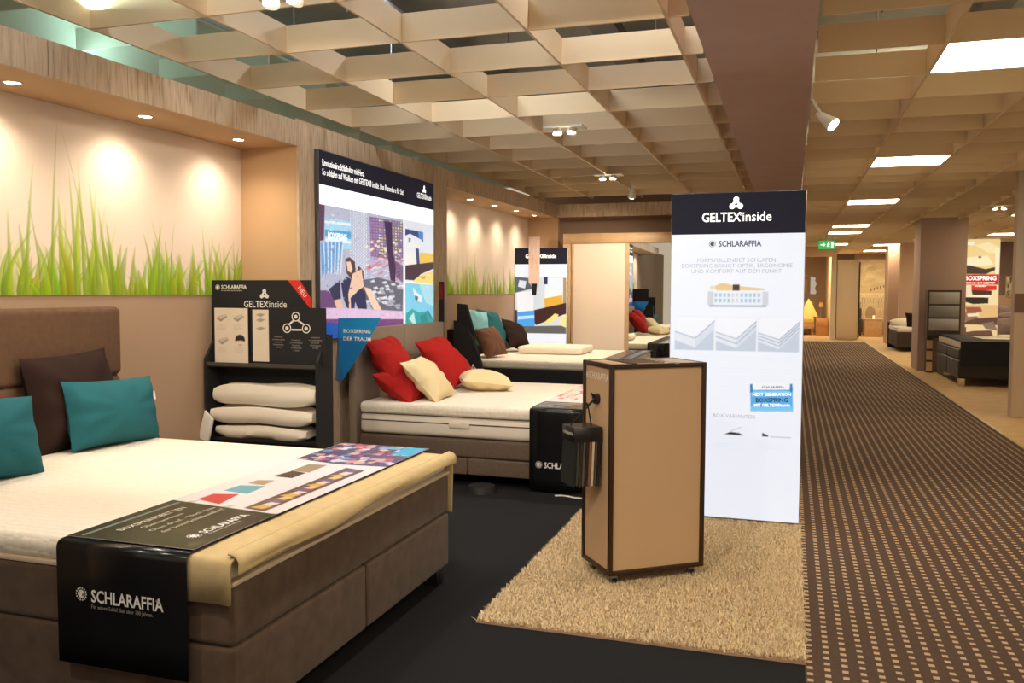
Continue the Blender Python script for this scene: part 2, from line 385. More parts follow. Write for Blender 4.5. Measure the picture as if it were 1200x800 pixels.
# --- ceiling: slab + louvre grid
ce = struct(MB().box((-6, -5, 3.95), (12, 44, 4.05)).build('ceiling', M_SLAB))
TH = .016
def blade(a, b, nm='louvre_blade'): return MB().box(a, b).build(nm, M_LOUVRE, ce)
LX = [-3.615+.745*i for i in range(5)]            # lines running away, left bay
RXs = [.80+.735*i for i in range(12)]
for x in LX: blade((x-TH/2, 2.3, ZG), (x+TH/2, YC-.02, ZG+GH))
for x in RXs: blade((x-TH/2, 2.3, ZG), (x+TH/2, 34, ZG+GH))
rows = [4.52+.722*j for j in range(-3, 42)]
for y in rows:
    if y < YC-.1: blade((LX[0], y-TH/2, ZG+.0005), (-.52, y+TH/2, ZG+GH-.0005))
    yr = y+.195-.0
    if y < 34: blade((.12, yr-TH/2, ZG+.0005), (RXs[-1], yr+TH/2, ZG+GH-.0005))
# plenum furniture above the grid
MB().box((-5, 5, 3.4), (-4.0, 12.8, 3.42)).build('tray', mat('greenish_tray', (.30, .38, .33), .6), ce)
for y in (3.2, 5.1, 7.2, 9.6): MB().tube((-4.2, y, 3.55), (6, y+.5, 3.55), .035).build('pipe', M_STEEL, ce)
for x in (-3.2, -1.6, 1.3, 2.6): MB().box((x, 0, 3.62), (x+.22, 24, 3.72)).build('cable_tray', mat('tray_metal', (.22, .22, .22), .6), ce)
for i, (x, y) in enumerate([(-3.3, 5.3), (-3.0, 6.2), (-2.4, 4.4), (-1.2, 4.8), (-.9, 5.9), (.45, 5.3), (.5, 6.2), (1.2, 4.8), (1.9, 6.3), (-2.5, 7.6), (-1.6, 8.3), (-3.3, 8.2)]):
    MB().tube((x, y, ZG+GH), (x, y, 3.95), .006, 6).build('hanger_rod', M_STEEL, ce)
# gap filler between grid and timber wall: pale green panels above
MB().box((-5.2, 1.0, 3.25), (-3.70, YC, 3.27)).build('side_panel', mat('green_panel', (.40, .52, .44), .9, spec=.1), ce)
for j in range(14): MB().box((-4.6, 2.3+j*.8, 3.10), (-3.64, 2.315+j*.8, 3.25)).build('side_rib', mat('green_rib', (.42, .50, .42), .9), ce)
# --- beam
bm_ = struct(MB().box((-.50, -2, 2.87), (.10, 33, 3.95)).build('trim_1', M_BEAM)); bm_['label'] = 'wide mauve brown ceiling beam between bay and aisle'
# --- left wall
wl = struct(MB().box((XM-.15, -3, 0), (XM, 13.1, 2.70)).build('wall_left', M_LOWER))
MB().box((XM, 2.0, 1.47), (XM+.003, 5.60, 2.60)).build('upper_paper', mat('cream_paper', (.84, .72, .61), .8), wl)
def beveled_strip(y0, y1, z_of, nm, m, x0, x1, thick):   # slanted soffit
    mb = MB(); mb.add([(x0,y0,z_of(y0)),(x1,y0,z_of(y0)),(x1,y1,z_of(y1)),(x0,y1,z_of(y1)),(x0,y0,z_of(y0)+thick),(x1,y0,z_of(y0)+thick),(x1,y1,z_of(y1)+thick),(x0,y1,z_of(y1)+thick)],
        [(0,3,2,1),(4,5,6,7),(0,1,5,4),(1,2,6,5),(2,3,7,6),(3,0,4,7)]); return mb.build(nm, m, wl)
beveled_strip(1.6, 5.58, fbot, 'soffit', M_NICHE, XM, XF-.02, .12)
beveled_strip(8.45, 13.0, fbot, 'soffit', M_NICHE, XM, XF-.02, .12)
MB().box((XM, 5.58, 0), (XF-.02, 8.45, 2.76)).build('pier', M_NICHE, wl)
MB().box((XM, 12.99, 0), (XF-.0, 13.10, 2.83)).build('end_return', M_NICHE, wl)
# timber planks: pier (full height) and fascia
y = 5.58
while y < 8.44:
    w_ = min(random.choice([.17, .21, .24]), 8.45-y)
    MB().box((XF-.02, y+.0015, .0), (XF+random.uniform(-.001, .002), y+w_-.0015, ftop(y))).build('plank', WOOD, wl); y += w_
def fascia(y0, y1):
    y = y0
    while y < y1-.01:
        w_ = min(random.choice([.15, .19, .22]), y1-y); x1 = XF+random.uniform(-.001, .002)
        a, b = y+.0015, y+w_-.0015; mb = MB()
        mb.add([(XF-.02,a,fbot(a)),(x1,a,fbot(a)),(x1,b,fbot(b)),(XF-.02,b,fbot(b)),(XF-.02,a,ftop(a)),(x1,a,ftop(a)),(x1,b,ftop(b)),(XF-.02,b,ftop(b))],
               [(0,3,2,1),(4,5,6,7),(0,1,5,4),(1,2,6,5),(2,3,7,6),(3,0,4,7)])
        mb.build('plank', WOOD, wl); y += w_
fascia(1.6, 5.58); fascia(8.45, YC)
# --- cross wall with fascia
wb = struct(MB().box((-4.1, 13.62, 0), (.02, 13.75, 3.3)).build('wall_back', mat('recess_brown', (.42, .28, .19), .8)))
MB().box((XF, YC+.02, fbot(YC)), (-.50, YC+.6, fbot(YC)+.02)).build('soffit', M_LOWER, wb)
x = XF
while x < -.51:
    w_ = min(random.choice([.19, .24, .28]), -.50-x)
    MB().box((x+.0015, YC, fbot(YC)), (x+w_-.0015, YC+.02, ftop(YC))).build('plank', WOOD, wb); x += w_
MB().box((-.9, 13.0, 0), (.02, 13.62, 2.87)).build('return', M_LOWER, wb)
# --- grass murals ----------------------------------------------------------------
def grass(W, H, base, env, seed, dens=1., blurry=False):
    """painted photo wallpaper of grass blades; env(t)->max height 0..1"""
    r = np.random.default_rng(seed); img = canvas(W, H, base); ys = np.arange(H)
    def bladep(t, hgt, wd, lean, col, al):
        nrow = int(hgt*H)
        if nrow < 3: return
        yy = ys[:nrow]; s = yy/nrow
        cx = (t+lean*s**1.7)*W; hw = wd*W*(1-s)**.65*(.55+.45*np.minimum(1, s*4+.5))
        edge = 1.0 if not blurry else 4.
        X = np.arange(W)[None, :]
        cov = np.clip((hw[:, None]-np.abs(X-cx[:, None]))/edge+.5, 0, 1)*al
        fade = 1-.55*s[:, None]**2; cov = cov*fade
        shade = (.72+.5*np.clip((X-cx[:, None])/(hw[:, None]+1e-3)*.5+.5, 0, 1))[..., None]
        c = np.array(col)*shade*(1+.35*s[:, None, None])
        img[:nrow] = img[:nrow]*(1-cov[..., None])+c*cov[..., None]
    n0, n1 = int(60*dens), int(150*dens)
    for k in range(n0):
        t = r.uniform(-.02, 1.02); e = env(t)
        bladep(t, e*r.uniform(.35, .85), r.uniform(.006, .013), r.uniform(-.05, .05), (r.uniform(.36, .50), r.uniform(.46, .58), .16), .45)
    for k in range(n1):
        t = r.uniform(-.02, 1.02); e = env(t)
        g = r.uniform(0, 1)
        bladep(t, e*r.uniform(.22, 1.0)**1.2, r.uniform(.004, .0105), r.normal(0, .03), (.20+.24*g, .31+.23*g, .015+.04*g), .92 if not blurry else .5)
    for k in range(int(110*dens)):
        t = r.uniform(-.02, 1.02)
        bladep(t, r.uniform(.08, .34), r.uniform(.006, .013), r.normal(0, .02), (.17+.16*r.uniform(), .30+.14*r.uniform(), .02), .9)
    return img, bladep
CP = (.84, .72, .61)
ey = [2.6, 3.2, 3.5, 3.61, 3.75, 3.89, 4.0, 4.15, 4.24, 4.36, 4.45, 4.6, 4.77, 4.9, 5.05, 5.15, 5.3, 5.42, 5.52, 5.6]
ez = [2.1, 1.9, 1.95, 2.1, 1.85, 2.15, 2.2, 2.2, 2.05, 1.72, 1.72, 1.98, 2.0, 1.72, 1.95, 2.05, 1.92, 1.92, 2.02, 1.98]
e1 = lambda t: (np.interp(2.5+t*3.1, ey, ez)-1.47)/1.08
im1, bp1 = grass(620, 150, CP, e1, 11)
for t, hgt, wd, ln in [(.425, .90, .0035, .020), (.37, .66, .005, .02), (.50, .70, .006, -.01), (.535, .62, .007, -.02), (.48, .66, .006, -.012)]:
    bp1(t, hgt, wd, ln, (.26, .38, .04), .9)
for t, hgt, ln in [(.515, .88, -.065), (.40, .55, -.03), (.70, .5, .01), (.735, .48, .02)]: bp1(t, hgt, .0022, ln, (.22, .30, .03), .8)
raster('mural', im1, frame((XM+.006, 2.5, 1.47), (0,1,0), (1,0,0)), P_MURAL, 3.1, 1.09, wl)
e2 = lambda t: .42+.22*math.sin(5*t+1)+.12*math.sin(17*t)
im2, bp2 = grass(420, 120, CP, e2, 5, .75, True)
raster('mural', im2, frame((XM+.006, 8.45, 1.47), (0,1,0), (1,0,0)), P_MURAL, 4.54, 1.22, wl)
# --- niche downlights
def downlight(xx, yy, zz, tilt, e, lab):
    t = thing('downlight', lab, 'downlight', (xx, yy, zz), 0, 'recessed downlights of the wall niches')
    mb = MB(); n = 20
    for i in range(n):
        a, b = 2*PI*i/n, 2*PI*(i+1)/n
        c = lambda r, q, z: (r*math.cos(q), r*math.sin(q), z)
        mb.add([c(.052,a,-.004),c(.040,a,-.006),c(.040,b,-.006),c(.052,b,-.004)], [(0,3,2,1)])
        mb.add([c(.052,a,-.004),c(.052,b,-.004),c(.052,b,.001),c(.052,a,.001)], [(0,1,2,3)])
        mb.add([c(.040,a,-.006),c(.034,a,.001),c(.034,b,.001),c(.040,b,-.006)], [(0,3,2,1)])
    mb.build('trim_ring', M_CHROME, t, True)
    MB().tube((0,0,-.003), (0,0,-.0005), .036, 20).build('lamp_glass', M_LAMP, t)
    light('SPOT', 'niche_light', (xx, yy, zz-.015), e, (1, .82, .62), .03, (xx+tilt[0]*2, yy+tilt[1], 0), 140, 1.0)
N1 = [(-3.72, 3.39), (-3.71, 4.31), (-3.69, 5.20)]
for (a, b), lab in zip([(-3.72, 2.45)]+N1, ['niche downlight beyond the left picture edge', 'leftmost visible recessed downlight above the grass mural and brown headboard', 'middle recessed downlight above the near grass mural', 'recessed downlight at the right end of the near niche, above the black pillow rack']):
    downlight(a, b, fbot(b), (-.05, 0), 28, lab)
for (a, b), lab in zip([(-3.68, 9.75), (-3.67, 10.6), (-3.66, 11.5), (-3.65, 12.35)], ['first far niche downlight, nearest the large backlit picture', 'second far niche downlight from the large backlit picture', 'third far niche downlight from the large backlit picture', 'farthest niche downlight, beside the cross wall corner']):
    downlight(a, b, fbot(b), (-.05, 0), 28, lab)
# --- ceiling light panels of the aisle (out-of-view ones are added as overall fill)
M_PANEL = mat('panel_diffuser', (1, .85, .60), .5, emit=19.0)
def panel_light(x, y, lab, w_=.715, l_=.70, grp='square light panels of the aisle ceiling'):
    # sits in one cell of the louvre grid
    c = round((x-RXs[0]-.3675)/.735); x = RXs[0]+.3675+.735*c
    r_ = round((y-.195-.361-4.52)/.722); y = 4.52+.195+.361+.722*r_
    t = thing('ceiling_light', lab, 'ceiling light', (x, y, ZG+.003), 0, grp)
    MB().box((-w_/2+.008, -l_/2+.008, 0), (w_/2-.008, l_/2-.008, .008)).build('diffuser', M_PANEL, t)
    mb = MB()
    mb.box((w_/2-.008, -l_/2, -.001), (w_/2, l_/2, .06)); mb.box((-w_/2, -l_/2, -.001), (-w_/2+.008, l_/2, .06))
    mb.box((-w_/2, l_/2-.008, -.001), (w_/2, l_/2, .06)); mb.box((-w_/2, -l_/2, -.001), (w_/2, -l_/2+.008, .06))
    mb.build('frame', M_TRIMWHITE, t)
for y, lab in [(5.88, 'largest and nearest glowing ceiling panel at the top right'), (10.15, 'second nearest glowing ceiling panel over the aisle'), (14.45, 'third nearest glowing ceiling panel over the aisle'),
               (19.3, 'fourth glowing ceiling panel over the aisle'), (21.8, 'fifth glowing ceiling panel, just above the exit sign'), (26.4, 'small far glowing ceiling panel behind the exit sign'),
               (-.2, 'added fill light panel behind the camera in the aisle'), (2.4, 'added fill light panel overhead in the aisle, out of view')]:
    panel_light(1.19, y, lab)
for x, y, lab in [(4.85, 4.0, 'added fill light panel right of the frame near camera'), (4.85, 10.5, 'added fill light panel behind the right partition'), (4.1, 17.3, 'ceiling light panel above the black bed area'), (4.9, 23, 'ceiling light panel by the red and cream poster'), (2.6, 27.5, 'short glowing ceiling panel beside the far second pillar'), (.3+.1, 31, 'far ceiling light panel over the yellow bed'), (2.3, 31.2, 'far ceiling light panel before the city wallpaper')]:
    panel_light(x, y, lab, grp='square light panels of the side rooms')

# --- spots in the louvre grid
def grid_spot(x, y, lab):
    t = thing('ceiling_spot', lab, 'spotlight', (x, y, ZG), 0, 'white spot clusters set into the louvre grid')
    MB().box((-.17, -.10, -.004), (.17, .10, .012)).build('plate', M_TRIMWHITE, t)
    for dx in (-.07, .07):
        MB().tube((dx, 0, -.004), (dx*.9, -.02, -.05), .035, 14, .042).build('lamp_head', M_TRIMWHITE, t, True)
        MB().tube((dx*.9, -.02, -.0505), (dx*.9, -.02, -.054), .036, 14).build('bulb', M_LAMP, t)
for x, y, lab in [(-2.30, 3.62, 'white twin ceiling spot cut by the top edge of the picture'), (-1.87, 7.25, 'white twin ceiling spot above the bed with red cushions'), (-2.12, 10.3, 'far white twin ceiling spot near the cross wall'), (3.16, 15.7, 'white twin ceiling spot above the black bed at right')]:
    grid_spot(x, y, lab)
def round_spot(loc, dirv, lab, glow=True):
    t = thing('track_spotlight', lab, 'spotlight', loc)
    d = Vector(dirv).normalized()
    MB().tube(Vector((0,0,.0))-d*.02, d*.10, .030, 16, .052).build('lamp_head', M_TRIMWHITE, t, True)
    MB().tube(d*.1005, d*.106, .044, 16).build('bulb', M_LAMP, t)
    MB().tube((0,0,0), Vector((0,0,.0))-d*.05, .024, 12).build('lamp_neck', M_TRIMWHITE, t, True)
    return t
t = round_spot((-1.95, 11.018, 2.80), (-.2, .55, -.8), 'single white round spotlight hanging below the far louvre grid')
MB().tube((0,0,0), (0,0,.11), .012, 8).build('stem', M_TRIMWHITE, t)
t = round_spot((.19, 6.58, 2.745), (.60, -.30, -.55), 'white tilted spotlight on the right flank of the ceiling beam')
MB().tube((0,0,0), (-.08, 0, .135), .010, 8).build('bracket', M_TRIMWHITE, t)
MB().box((-.09, -.05, .13), (-.07, .05, .20)).build('base_plate', M_TRIMWHITE, t)

# ================================================================ SIGNS
INK_NAVY = mat('lit_navy', (.012, .012, .020), .7, emit=.8, spec=.15)
INK_WHITE = mat('lit_white_ink', (1, 1, 1), .5, emit=1.0)
INK_DARK = mat('lit_dark_ink', (.03, .03, .07), .5, emit=.6)
INK_GREY = mat('lit_grey_ink', (.30, .33, .42), .5, emit=.75)
LITWHITE = mat('lit_white_panel', (.86, .90, 1.0), .45, emit=.88)
def sofa_photo(W=420, H=230):
    im = canvas(W, H, (.80, .84, .93))
    zx = lambda x: (lambda s: s/(1.24-.24*s))((x-22)/623.)
    def q(pts):
        o = []
        for x, y in pts:
            s = (x-22)/623.; yt = 20+50*s; yb = 790-100*s; o.append((zx(x), 1-(y-yt)/(yb-yt)))
        return o
    F = lambda pts, c, a=1.: fill(im, q(pts), c, a)
    r = np.random.default_rng(3)
    F([(22,20),(470,55),(470,790),(22,790)], (.50,.52,.66))
    # chain curtains
    for k in range(26):
        x = 180+k*8.5
        for j in range(22):
            y = 40+j*17+(8 if k % 2 else 0); F([(x,y),(x+4,y+3),(x+5,y+11),(x+1,y+13)], (.88,.92,1.) if k < 11 else (.55,.5,.75), .9)
    F([(285,60),(470,70),(470,300),(290,290)], (.10,.05,.16), .75)
    for k in range(12):
        for j in range(14):
            x = 290+k*15; y = 72+j*17
            F([(x,y),(x+9,y+1),(x+9,y+10),(x,y+9)], [(.55,.22,.55),(.9,.55,.12),(.95,.78,.35),(.35,.25,.6),(.9,.9,.95)][(0 if k < 3 else r.integers(0,5))], .85)
    for k in range(16):
        x = 250+r.uniform(0, 200); y = 190+r.uniform(0, 60); F([(x,y),(x+14,y-6),(x+18,y+8),(x+4,y+14)], (.98,.85,.55), .9)
    for k in range(46):
        x = 240+r.uniform(0, 225); y = 290+r.uniform(0, 140); F([(x,y),(x+26,y-14),(x+28,y-9),(x+3,y+5)], (.75,.12,.16) if k % 3 else (.95,.85,.9), .8)
    F([(365,75),(408,78),(412,250),(430,330),(425,430),(398,420),(385,300)], (.055,.02,.09))
    F([(420,300),(470,330),(470,430),(430,400)], (.12,.04,.14), .8)
    # banner and striped headboard
    F([(22,20),(48,25),(42,220),(22,230)], (.12,.05,.10))
    F([(48,95),(185,100),(185,262),(50,258)], (.42,.72,.92)); F([(48,160),(185,160),(185,200),(48,200)], (.10,.40,.72))
    F([(48,110),(185,112),(185,126),(48,124)], (.85,.95,1.)); F([(50,212),(185,214),(185,228),(50,226)], (.85,.95,1.))
    for k in range(6): F([(25+k*20,240-k*4),(39+k*20,238-k*4),(46+k*16,400-k*10),(30+k*18,430)], (.16,.38,.74)); F([(39+k*20,238-k*4),(45+k*20,237-k*4),(52+k*16,400),(46+k*16,410)], (.75,.86,1.))
    # silver blanket
    F([(250,430),(330,410),(440,430),(470,470),(465,610),(300,600),(250,520)], (.14,.14,.19))
    for k in range(44):
        x = 255+r.uniform(0, 200); y = 430+r.uniform(0, 150); F([(x,y),(x+22,y-8),(x+30,y+6),(x+8,y+10)], (.80,.82,.90) if k % 2 else (.45,.46,.55), .9)
    # people resting
    F([(22,510),(60,505),(125,590),(120,620),(22,620)], (.16,.07,.20)); F([(65,500),(125,440),(130,560),(90,560)], (.03,.035,.09))
    F([(92,560),(132,548),(140,600),(180,660),(150,690),(110,620)], (.85,.52,.40))
    F([(130,460),(160,418),(215,450),(260,500),(270,620),(225,620),(205,560),(200,610),(165,610),(140,540)], (.025,.03,.10))
    F([(152,320),(175,305),(205,330),(210,400),(225,350),(250,380),(258,480),(220,490),(190,440),(160,400)], (.10,.05,.05))
    F([(160,335),(180,330),(192,370),(185,395),(166,385)], (.92,.66,.52)); F([(192,400),(240,370),(252,470),(225,490),(180,540),(182,600),(172,600),(168,520)], (.90,.60,.45))
    F([(252,470),(290,480),(330,560),(370,640),(410,690),(395,700),(350,660),(300,590)], (.93,.66,.52))
    F([(375,640),(395,650),(410,700),(390,700)], (.04,.03,.05))
    F([(22,610),(180,600),(470,598),(470,650),(22,680)], (.78,.55,.78)); F([(22,672),(470,645),(470,700),(22,700)], (.20,.07,.22)); F([(22,690),(200,690),(200,790),(22,790)], (.02,.10,.42)); F([(200,690),(470,690),(470,790),(200,790)], (.10,.06,.26))
    # side photos
    F([(472,50),(482,50),(482,790),(472,790)], (1,1,1)); F([(482,108),(645,125),(645,425),(482,415)], (.82,.88,.98))
    F([(482,108),(585,118),(585,175),(482,165)], (.04,.07,.22)); F([(555,115),(585,118),(585,170),(560,165)], (.10,.25,.65)); F([(482,150),(510,135),(575,165),(570,210),(530,225),(482,215)], (.90,.92,.97))
    for k in range(220):
        x = 25+r.uniform(0, 440); y = 60+r.uniform(0, 640); g = r.uniform(.5, 1.4); px_, py_ = q([(x, y)])[0]; c = im[min(H-1, max(0, int(py_*H))), min(W-1, max(0, int(px_*W)))]*g
        F([(x,y),(x+r.uniform(4,14),y+r.uniform(-5,3)),(x+r.uniform(5,15),y+r.uniform(4,12)),(x+1,y+8)], np.clip(c, 0, 1), .7)
    F([(500,160),(515,160),(512,185),(500,190)], (.25,.3,.4)); F([(540,215),(560,220),(565,320),(548,320)], (.05,.08,.22)); F([(482,240),(540,240),(540,320),(482,330)], (.95,.93,.88))
    F([(565,240),(645,240),(645,290),(565,320)], (.95,.62,.12)); F([(482,325),(645,290),(645,330),(570,370),(540,410),(482,410)], (.06,.03,.05)); F([(540,400),(575,370),(640,345),(645,425),(520,420)], (.97,.78,.25)); F([(560,385),(600,378),(590,400)], (.85,.35,.15))
    F([(482,418),(645,425),(645,432),(482,428)], (1,1,1)); F([(482,428),(645,430),(645,700),(482,710)], (.22,.66,.88)); F([(560,430),(645,432),(645,560),(600,540)], (.45,.80,.93))
    F([(525,450),(545,480),(580,500),(575,540),(548,530),(530,490)], (.85,.95,.98)); F([(536,500),(556,505),(552,528),(538,525)], (.02,.18,.30)); F([(595,600),(610,580),(645,640),(645,700),(610,700)], (.01,.22,.30))
    F([(485,610),(520,580),(560,600),(600,590),(640,640),(645,700),(482,705)], (.03,.40,.42)); F([(500,640),(530,600),(545,690)], (.55,.85,.85)); F([(565,620),(600,600),(620,690),(580,700)], (.02,.28,.28))
    n_ = r.normal(1, .05, (H//2+1, W//2+1, 1)); im = np.clip(im*np.kron(n_, np.ones((2,2,1)))[:H, :W], 0, 1)
    return im
def big_sign():
    t = thing('backlit_picture', 'large backlit picture of people lounging, dark header with two white text lines, on timber wall', 'light box', (XF+.002, 5.80, 1.12))
    W, H = 2.21, 1.44
    MB().box((0, 0, 0), (.035, W, H+.012)).build('frame', mat('light_box_rim', (.10, .10, .11), .4, .5), t, bevel=.002, seg=1)
    fr = lambda x, y, k=0: frame((.0365+.0006*k, x, y), (0,1,0), (1,0,0))
    raster('photo_print', sofa_photo(), fr(.01, .01), P_LIT, W-.02, 1.03, t)
    MB().box((.035, .008, 1.04), (.0366, W-.008, 1.19)).build('white_band', LITWHITE, t)
    MB().box((.035, .008, 1.19), (.0368, W-.008, H+.004)).build('header_band', INK_NAVY, t)
    text_mb([('Revolutionäre Schlafkultur mit Herz.', .05, 1.335, .070, 'LEFT', .012, .66), ('So schlafen auf Wolken mit GELTEX® inside. Das Besondere für Sie!', .05, 1.265, .070, 'LEFT', .008, .74)], fr(0, 0, 1), INK_WHITE, parent=t)
    text_mb([('GELTEX®inside', 1.97, 1.275, .07, 'CENTER', .012, .75)], fr(0, 0, 1), INK_WHITE, parent=t)
    knot_logo(fr(0, 0, 1), 1.97, 1.365, .045, INK_WHITE, t)
    text_mb([('BOXSPRING', .125, .785, .075, 'LEFT', .01, .75)], fr(0, 0, 1), INK_WHITE, parent=t)
big_sign()
def bed_render(im, x0, y0, x1, y1, layers):
    """small corner view of a mattress stack"""
    rect(im, x0, y0, x1, y1, (.56,.63,.74)); w_, h = x1-x0, y1-y0; P = lambda x, y: (x0+w_*x, y0+h*y)
    fill(im, [P(0,.55),P(0,1),P(1,1),P(1,.88),P(.52,.36)], (.88,.91,.98))
    fill(im, [P(0,.55),P(.52,.36),P(.52,.08),P(0,.30)], (.76,.81,.91)); fill(im, [P(.52,.36),P(1,.88),P(1,.64),P(.52,.08)], (.68,.74,.85))
    for k in range(layers):
        f = k/layers; stroke(im, P(0,.55-.25*f), P(.52,.36-.28*f), .0035, (.42,.48,.58)); stroke(im, P(.52,.36-.28*f), P(1,.88-.24*f), .0035, (.42,.48,.58))
def tall_sign():
    W, H, D = .835, 2.11, .07
    t = thing('backlit_sign_stand', 'tall white backlit display panel with black GELTEX inside header, standing on the shag rug', 'display stand', (-.755, 5.72, .03))
    MB().box((0, 0, 0), (W, D, H)).build('frame', mat('sign_rim', (.62, .60, .58), .35, .6), t, bevel=.003, seg=1)
    fr = lambda k=0: frame((0, -.0012-.0006*k, 0), (1,0,0), (0,-1,0))
    HB = 1.845
    im = canvas(168, 370, (.86, .90, 1.0))
    n = lambda x, y: (x/W, y/HB)
    def R(x0, y0, x1, y1, c, a=1.): rect(im, x0/W, y0/HB, x1/W, y1/HB, c, a)
    for k in range(3): bed_render(im, (.03+.265*k)/W, 1.09/HB, (.285+.265*k)/W, 1.31/HB, k+1)
    # lying figure on a cut-away mattress
    R(.24, 1.385, .62, 1.475, (.80,.86,.93)); R(.24, 1.385, .275, 1.475, (.62,.66,.72)); R(.585, 1.385, .62, 1.475, (.62,.66,.72))
    for k in range(11):
        for j in range(2): R(.285+k*.027, 1.405+j*.034, .30+k*.027, 1.428+j*.034, (.30,.48,.70) if k < 4 or k > 5 else (.6,.65,.7), .8)
    R(.25, 1.374, .61, 1.386, (.28,.33,.42), .8)
    fill(im, [n(.265,1.500),n(.29,1.512),n(.33,1.530),(.37/W,1.522/HB),n(.40,1.512),n(.56,1.497),n(.60,1.492),n(.60,1.482),n(.40,1.480),n(.30,1.480)], (.78,.58,.28))
    disc(im, .268/W, 1.498/HB, .018/W, .014/HB, (.75,.72,.62)); R(.398, 1.480, .440, 1.520, (.05,.03,.03))
    # blue hanging sign picture
    def pr(x, y): a = math.radians(2.5); return n(.525+x*math.cos(a)-y*math.sin(a), .705+x*math.sin(a)+y*math.cos(a))
    fill(im, [pr(0,0),pr(.262,0),pr(.262,.155),pr(0,.155)], (.12,.42,.80)); fill(im, [pr(0,.0),pr(.262,.0),pr(.262,.03),pr(0,.03)], (.22,.58,.90)); fill(im, [pr(.0,.115),pr(.262,.115),pr(.262,.128),pr(0,.128)], (.30,.65,.93))
    fill(im, [pr(.018,.138),pr(.244,.138),pr(.244,.18),pr(.018,.18)], (.90,.93,.99)); fill(im, [pr(.246,.12),pr(.262,.12),pr(.262,.175),pr(.246,.175)], (.02,.22,.50)); fill(im, [pr(0,.12),pr(.016,.12),pr(.016,.175),pr(0,.175)], (.02,.22,.50))
    # variants
    fill(im, [n(.36,.548),n(.40,.565),n(.455,.560),n(.485,.545)], (.03,.03,.04)); stroke(im, n(.40,.57), n(.47,.60), .003, (.6,.6,.65)); fill(im, [n(.60,.545),n(.60,.570),n(.635,.555),n(.64,.545)], (.02,.02,.03)); R(.65, .543, .78, .550, (.55,.57,.6))
    for x0 in (.29, .57):
        for k in range(4): R(x0+.01, .50-.016*k, x0+.19-.03*(k % 2), .503-.016*k, (.72,.76,.83), .7)
    for x0 in (.04, .305, .57):
        for k in range(9): R(x0, 1.05-.024*k, x0+.22-.05*((k*7) % 3)/2, 1.053-.024*k, (.74,.78,.86), .6)
    raster('poster_print', im, frame((.004, -.0012, .003), (1,0,0), (0,-1,0)), P_LIT, W-.008, HB, t)
    MB().box((.002, -.0016, HB), (W-.002, 0, H-.002)).build('header_band', INK_NAVY, t)
    text_mb([('GELTEX', .195, 1.925, .082, 'LEFT', .016, .84), ('®', .432, 1.96, .03, 'LEFT', .0, 1.), ('inside', .448, 1.925, .086, 'LEFT', .004, .92)], fr(1), INK_WHITE, parent=t)
    knot_logo(fr(1), .41, 2.035, .050, INK_WHITE, t)
    text_mb([('SCHLARAFFIA', .305, 1.765, .052, 'LEFT', .022, .82)], fr(1), INK_DARK, parent=t)
    round_logo(fr(1), .265, 1.782, .022, INK_DARK, t)
    text_mb([('FORMVOLLENDET SCHLAFEN', .415, 1.665, .037, 'CENTER', .0), ('BOXSPRING BRINGT OPTIK, ERGONOMIE', .415, 1.63, .037, 'CENTER', .0), ('UND KOMFORT AUF DEN PUNKT', .415, 1.595, .037, 'CENTER', 0.)], fr(1), INK_GREY, parent=t)
    text_mb([('BOX-VARIANTEN', .285, .66, .034, 'LEFT', .0)], fr(1), INK_GREY, parent=t)
    a = math.radians(2.5); fb = frame((.525, -.0024, .705), (math.cos(a), 0, math.sin(a)), (0,-1,0))
    text_mb([('NEXT GENERATION', .131, .102, .026, 'CENTER', .012), ('MIT GELTEX®inside', .131, .034, .026, 'CENTER', .012)], fb, INK_WHITE, parent=t)
    text_mb([('BOXSPRING', .131, .063, .037, 'CENTER', .02)], fb, mat('lit_navy_blue', (.001,.008,.06), .6, emit=.5, spec=.1), parent=t)
    text_mb([('SCHLARAFFIA', .14, .150, .022, 'CENTER', .01)], fb, INK_DARK, parent=t)
tall_sign()
